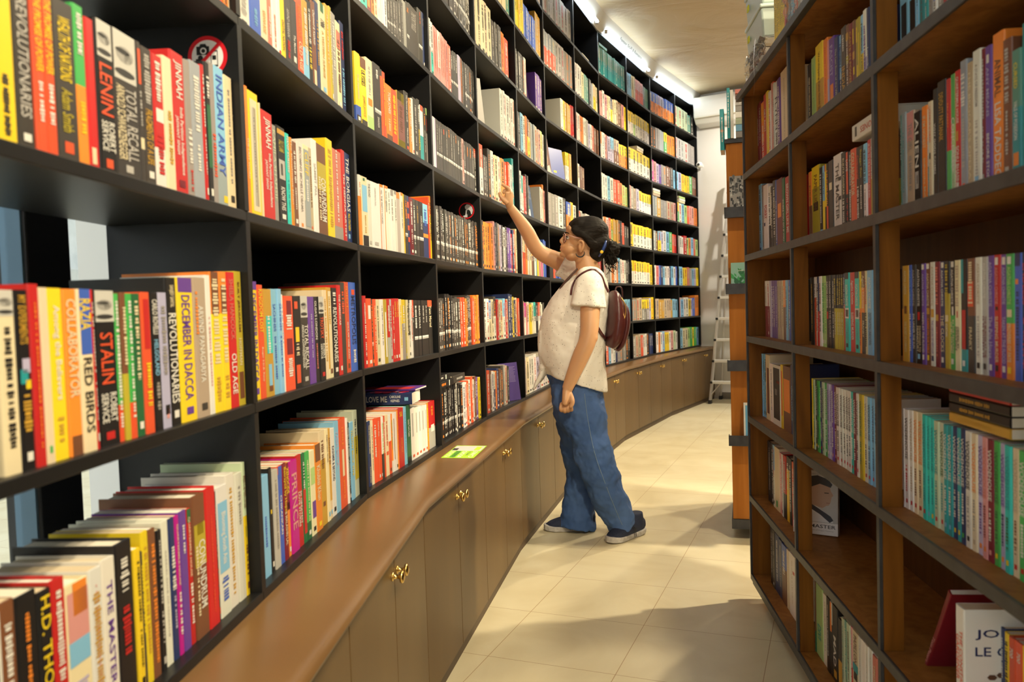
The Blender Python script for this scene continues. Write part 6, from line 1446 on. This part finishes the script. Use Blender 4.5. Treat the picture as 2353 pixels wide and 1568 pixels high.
# glasses
gm = MB(); gM = mat('pale_pink_acetate', (.62, .38, .36), .2)
for s_ in (-1, 1):
    c = W3(1295.5, 547.5, 3.82); c.y += s_ * .033; pts = [c + Vector((.004 * abs(math.cos(t)) if s_ else 0, .025 * math.cos(t), .021 * math.sin(t))) for t in [2 * math.pi * i / 24 for i in range(25)]]; gm.tube(pts, .0017, 6)
    e = W3(1333, 553, 3.82); e.y += s_ * .078; gm.tube([c + Vector((.004, s_ * .025, .006)), c + Vector((.025, s_ * .040, .004)), e], .0014, 6)
c = W3(1295, 546, 3.82); gm.tube([c + Vector((0, -.009, 0)), c + Vector((-.003, 0, .003)), c + Vector((0, .009, 0))], .0016, 6); go = pobj(gm, 'glasses', gM, smooth=True)
for s_ in (-1, 1): lm = MB(); c = W3(1295.5, 547.5, 3.82); c.y += s_ * .033; lm.add([tuple(c + Vector((.001, .024 * math.cos(t), .020 * math.sin(t)))) for t in [2 * math.pi * i / 20 for i in range(20)]], [tuple(range(20))]); pobj(lm, 'lens', M['glass'], go)
# top
random.seed(3)
def torso_fold(s, t): return .02 * math.sin(3 * t + 9 * s) * s + .012 * math.sin(7 * t - 14 * s)
prof_ = [(625, 1336, 1372, .075), (640, 1303, 1391, .125), (662, 1284, 1396, .160), (690, 1263, 1397, .165), (718, 1247, 1397, .168), (752, 1240, 1395, .168), (788, 1236, 1391, .165), (822, 1237, 1389, .162), (845, 1243, 1391, .163), (862, 1250, 1393, .166), (880, 1256, 1395, .172)]
sm = MB(); P_, R2 = [], []
for v_, x0, x1, hw in prof_: P_.append(W3((x0 + x1) / 2, v_ + (0 if v_ < 840 else 0), 3.8)); R2.append(((x1 - x0) / 2 * .00208, hw))
# the hem drops toward the back
P_, R2 = smooth_path(P_, R2, 4); n = len(P_); v = []; seg = 56
for i, (p, (ra, rb)) in enumerate(zip(P_, R2)):
    s = i / (n - 1)
    for k in range(seg):
        t = 2 * math.pi * k / seg; m_ = 1 + torso_fold(s, t) * .8; drop = -.050 * (max(0, s - .6) / .4) * math.cos(t)
        v.append((p.x + ra * m_ * math.cos(t), p.y + rb * m_ * math.sin(t), p.z + drop))
f = [(i * seg + k, i * seg + (k + 1) % seg, (i + 1) * seg + (k + 1) % seg, (i + 1) * seg + k) for i in range(n - 1) for k in range(seg)]; f.append(tuple(range(seg))[::-1]); f.append(tuple(range((n - 1) * seg, n * seg)))
sm.add(v, f)
def sl_fold(s, t): return .07 * math.sin(5 * t + 2) * s
limb(sm, [W3(1357, 642, 3.72), W3(1356, 655, 3.665), W3(1352, 682, 3.64), W3(1350, 706, 3.635)], [(.070, .066), (.072, .070), (.074, .060), (.084, .060)], fold=sl_fold, side=Vector((0, 1, .0)), seg=40)
limb(sm, [W3(1338, 640, 3.9), W3(1322, 630, 3.955), W3(1302, 615, 3.975), W3(1288, 607, 3.975)], [(.06, .055), (.060, .058), (.058, .055), (.062, .056)], fold=sl_fold, seg=40)
# knot and its tails at the front
kn = W3(1247, 845, 3.77); ell(sm, kn, (.020, .026, .018)); 
limb(sm, [kn, W3(1243, 862, 3.765), W3(1233, 882, 3.76), W3(1224, 899, 3.76)], [(.010, .016), (.014, .020), (.012, .018), (.005, .008)], seg=12)
limb(sm, [kn, W3(1248, 862, 3.79), W3(1241, 880, 3.80)], [(.010, .014), (.012, .018), (.006, .010)], seg=12)
limb(sm, [W3(1243, 760, 3.745), W3(1242, 800, 3.75), kn], [.007, .009, .012], seg=10)
so_ = pobj(sm, 'top', M['shirt']); fuse(so_, .006, 4, .4); wrinkle(so_, 'cotton_folds', .07, .012)
# open neckline
nm = MB(); a1, a2, a3 = W3(1315, 628, 3.735), W3(1292, 655, 3.775), W3(1283, 672, 3.80)
limb(nm, [W3(1327, 618, 3.745), W3(1308, 638, 3.745), W3(1290, 660, 3.765), W3(1284, 671, 3.785)], [(.004, .008), (.006, .014), (.005, .010), (.002, .004)], seg=12); pobj(nm, 'neckline', mat('dark_neckline', (.08, .04, .03), .8), so_, smooth=True)
# jeans
jm = MB()
def jf(s, t): return .045 * math.sin(2 * t + 11 * s) * s + .065 * math.sin(2 * t - 30 * s) * (s * (1 - s) * 2.2) + .02 * math.sin(5 * t + 31 * s) * s
limb(jm, [W3(1320, 846, 3.8), W3(1324, 880, 3.8), W3(1328, 925, 3.8), W3(1332, 965, 3.8), W3(1336, 1000, 3.8)], [(.132, .128), (.126, .140), (.124, .160), (.112, .155), (.07, .10)], seg=40)
limb(jm, [W3(1340, 930, 3.73), W3(1350, 985, 3.72), W3(1366, 1050, 3.715), W3(1388, 1115, 3.72), W3(1412, 1170, 3.735), W3(1430, 1212, 3.742)], [(.098, .085), (.094, .088), (.090, .084), (.086, .080), (.080, .078), (.075, .082)], fold=jf, seg=40, m_=10)
limb(jm, [W3(1322, 930, 3.88), W3(1322, 985, 3.885), W3(1327, 1050, 3.89), W3(1331, 1115, 3.885), W3(1330, 1170, 3.875), W3(1325, 1214, 3.868)], [(.092, .085), (.086, .085), (.074, .080), (.070, .076), (.078, .078), (.094, .085)], fold=jf, seg=40, m_=10)
jo = pobj(jm, 'jeans', M['denim']); fuse(jo, .006, 3, .4); wrinkle(jo, 'denim_folds', .08, .030); wrinkle(jo, 'denim_folds_fine', .03, .009)
stM = mat('pale_stitching', (.16, .24, .34), .8)
for pts in ([W3(1340, 880, 3.634), W3(1349, 950, 3.622), W3(1372, 1050, 3.622), W3(1395, 1115, 3.636), W3(1424, 1205, 3.655)],):
    pass
# shoes
def shoe(toe, heel, name):
    toe, heel = Vector((toe[0], toe[1], 0)), Vector((heel[0], heel[1], 0)); d = (toe - heel); Ln = d.length; d.normalize(); n_ = Vector((-d.y, d.x, 0))
    out = [(0, .024), (.06, .031), (.2, .034), (.4, .033), (.6, .040), (.78, .044), (.9, .036), (.97, .022), (1.0, .006)]
    def outline(k, z, sh=1.0): return [tuple(heel + d * (Ln * s) + n_ * (w * sh * sgn) + Vector((0, 0, z(s)))) for sgn, seq in ((1, out), (-1, out[::-1])) for s, w in seq]
    so = MB(); lo = outline(0, lambda s: .001 + .012 * max(0, s - .8) * 5 * .5 + .008 * max(0, .12 - s) * 8, .96); hi = outline(0, lambda s: .030 - .006 * math.sin(math.pi * s) + .006 * max(0, s - .8) * 5, 1.06); N_ = len(lo)
    so.add(lo + hi, [tuple(range(N_))[::-1], tuple(range(N_, 2 * N_))] + [(i, (i + 1) % N_, N_ + (i + 1) % N_, N_ + i) for i in range(N_)])
    up = MB(); limb(up, [heel + d * (Ln * .02) + Vector((0, 0, .05)), heel + d * (Ln * .15) + Vector((0, 0, .052)), heel + d * (Ln * .4) + Vector((0, 0, .046)), heel + d * (Ln * .65) + Vector((0, 0, .036)), heel + d * (Ln * .85) + Vector((0, 0, .028)), heel + d * (Ln * .98) + Vector((0, 0, .024))], [(.03, .028), (.042, .034), (.042, .036), (.032, .042), (.022, .038), (.006, .012)], side=n_, seg=24)
    limb(up, [heel + d * (Ln * .18) + Vector((0, 0, .05)), heel + d * (Ln * .2) + Vector((0, 0, .11))], [(.040, .036), (.036, .034)], side=n_, seg=20, m_=3)
    r_ = empty('shoe'); r_.parent = pr
    u = pobj(up, name, M['shoe']); fuse(u, .005, 4); so2 = pobj(so, 'sole', M['sole'], u, bevel=.004); bpy.data.objects.remove(r_)
    lc = MB()
    for k in range(2): 
        p = heel + d * (Ln * (.42 + k * .04)) + Vector((0, 0, .072)); lc.tube([p, p + n_ * (-.045 if n_.y > 0 else .045) + Vector((0, 0, -.02)), p + n_ * (-.058 if n_.y > 0 else .058) + d * .01 + Vector((0, 0, -.055))], .0016, 5)
    pobj(lc, 'shoelace', M['rubber'], u)
shoe((.412, 3.625), (.600, 3.790), 'shoe'); shoe((.128, 3.885), (.385, 3.865), 'shoe')
# backpack
from mathutils.bvhtree import BVHTree
dg = bpy.context.evaluated_depsgraph_get(); dg.update()
def surf(*objs):
    out = []
    for o in objs:
        ev = o.evaluated_get(dg); me = ev.to_mesh(); mw_ = o.matrix_world; vs = [mw_ @ v.co for v in me.vertices]; out.append(BVHTree.FromPolygons(vs, [tuple(p.vertices) for p in me.polygons])); ev.to_mesh_clear()
    return out
def snap(trees, pts, off=.004, m_=6):
    pth, _ = smooth_path([Vector((u, v_, 0)) for u, v_ in pts], [1] * len(pts), m_); out = []; O = Vector((0, 0, CH))
    for q in pth:
        d = ray(q.x, q.y).normalized(); best = None
        for t in trees:
            h = t.ray_cast(O, d)
            if h[0] is not None and (best is None or h[3] < best): best = h[3]
        if best: out.append(O + d * (best - off))
    return out
T_top = surf(so_); T_jean = surf(jo)
def ribbon(mb, P, wd, th=.002): ring_tube(mb, P, [(wd, th)] * len(P), seg=8, side=Vector((0, 1, 0)))
bk = empty('backpack', (*W3(1412, 740, 3.80),), label='maroon leather backpack worn on the back of the person in white', cat='backpack'); bl_ = bk.location.copy()
def bobj(mb, name, m_, parent=bk, **k):
    for i, a in enumerate(mb.v): mb.v[i] = a - np.array(bl_)
    return mb.obj(name, m_, parent, **k)
m_ = MB(); limb(m_, [W3(1409, 668, 3.8), W3(1411, 682, 3.8), W3(1414, 712, 3.8), W3(1414, 745, 3.8), W3(1408, 780, 3.8), W3(1400, 798, 3.8)], [(.012, .06), (.030, .105), (.044, .13), (.050, .14), (.045, .135), (.025, .11)], seg=36)
bb_ = bobj(m_, 'body', M['leather']); fuse(bb_, .006, 5)
m_ = MB(); limb(m_, [W3(1428, 695, 3.8), W3(1434, 715, 3.8), W3(1434, 750, 3.8), W3(1424, 790, 3.8), W3(1415, 806, 3.8)], [(.010, .07), (.022, .095), (.025, .105), (.022, .10), (.010, .08)], seg=30); fuse(bobj(m_, 'front_pocket', M['leather']), .006, 5)
m_ = MB(); pth, _ = smooth_path([W3(1427, 684, 3.72), W3(1436, 700, 3.70), W3(1437, 725, 3.69), W3(1428, 748, 3.685), W3(1424, 758, 3.685)], [1] * 5, 6); m_.tube(pth, .0028, 6); bobj(m_, 'zip', M['brass'])
m_ = MB(); pth, r_ = smooth_path([W3(1415, 690, 3.8), W3(1414, 672, 3.8), W3(1417, 660, 3.8), W3(1427, 661, 3.8), W3(1430, 675, 3.8), W3(1429, 692, 3.8)], [(.003, .014)] * 6, 5); ring_tube(m_, pth, r_, seg=12); bobj(m_, 'handle', M['leather'])
for y0, yy in ((3.71, -1), (3.90, 1)):
    m_ = MB(); sx = [W3(1400, 668, y0), W3(1388, 640, y0 - .0), W3(1370, 622.5, y0), W3(1352, 622, y0 - .012 * -yy * -1), W3(1334, 635, y0 - .02), W3(1318, 655, y0 - .035)] if yy < 0 else [W3(1400, 668, y0), W3(1382, 636, y0), W3(1362, 622, y0), W3(1342, 620, y0), W3(1316, 632, y0), W3(1300, 655, y0)]
    if yy < 0: sx += [W3(1312, 672, 3.645)]
    if yy < 0:
        P = snap(T_top, [(1388, 650), (1382, 634), (1368, 621), (1354, 621), (1336, 630), (1323, 643), (1315, 660), (1312, 678)], .0015); P = [W3(1398, 672, P[0].y)] + P; m_.tube(P, .0052, 8); bobj(m_, 'shoulder_strap', M['leather'])
    else:
        pth, r_ = smooth_path(sx, [(.0025, .008)] * len(sx), 5); ring_tube(m_, pth, r_, seg=10, side=Vector((0, 1, 0))); bobj(m_, 'shoulder_strap', M['leather'])
q = MB(); P = snap(T_jean, [(1343, 905), (1350, 960), (1366, 1040), (1390, 1110), (1418, 1180), (1430, 1207)], .0006); q.tube(P, .0016, 5); pobj(q, 'side_seam', stM, jo)
m_ = MB(); P = snap(T_top, [(1364, 738), (1372, 752), (1382, 768), (1390, 778)], .003); m_.tube(P, .0085, 8); bobj(m_, 'lower_strap', M['leather'])
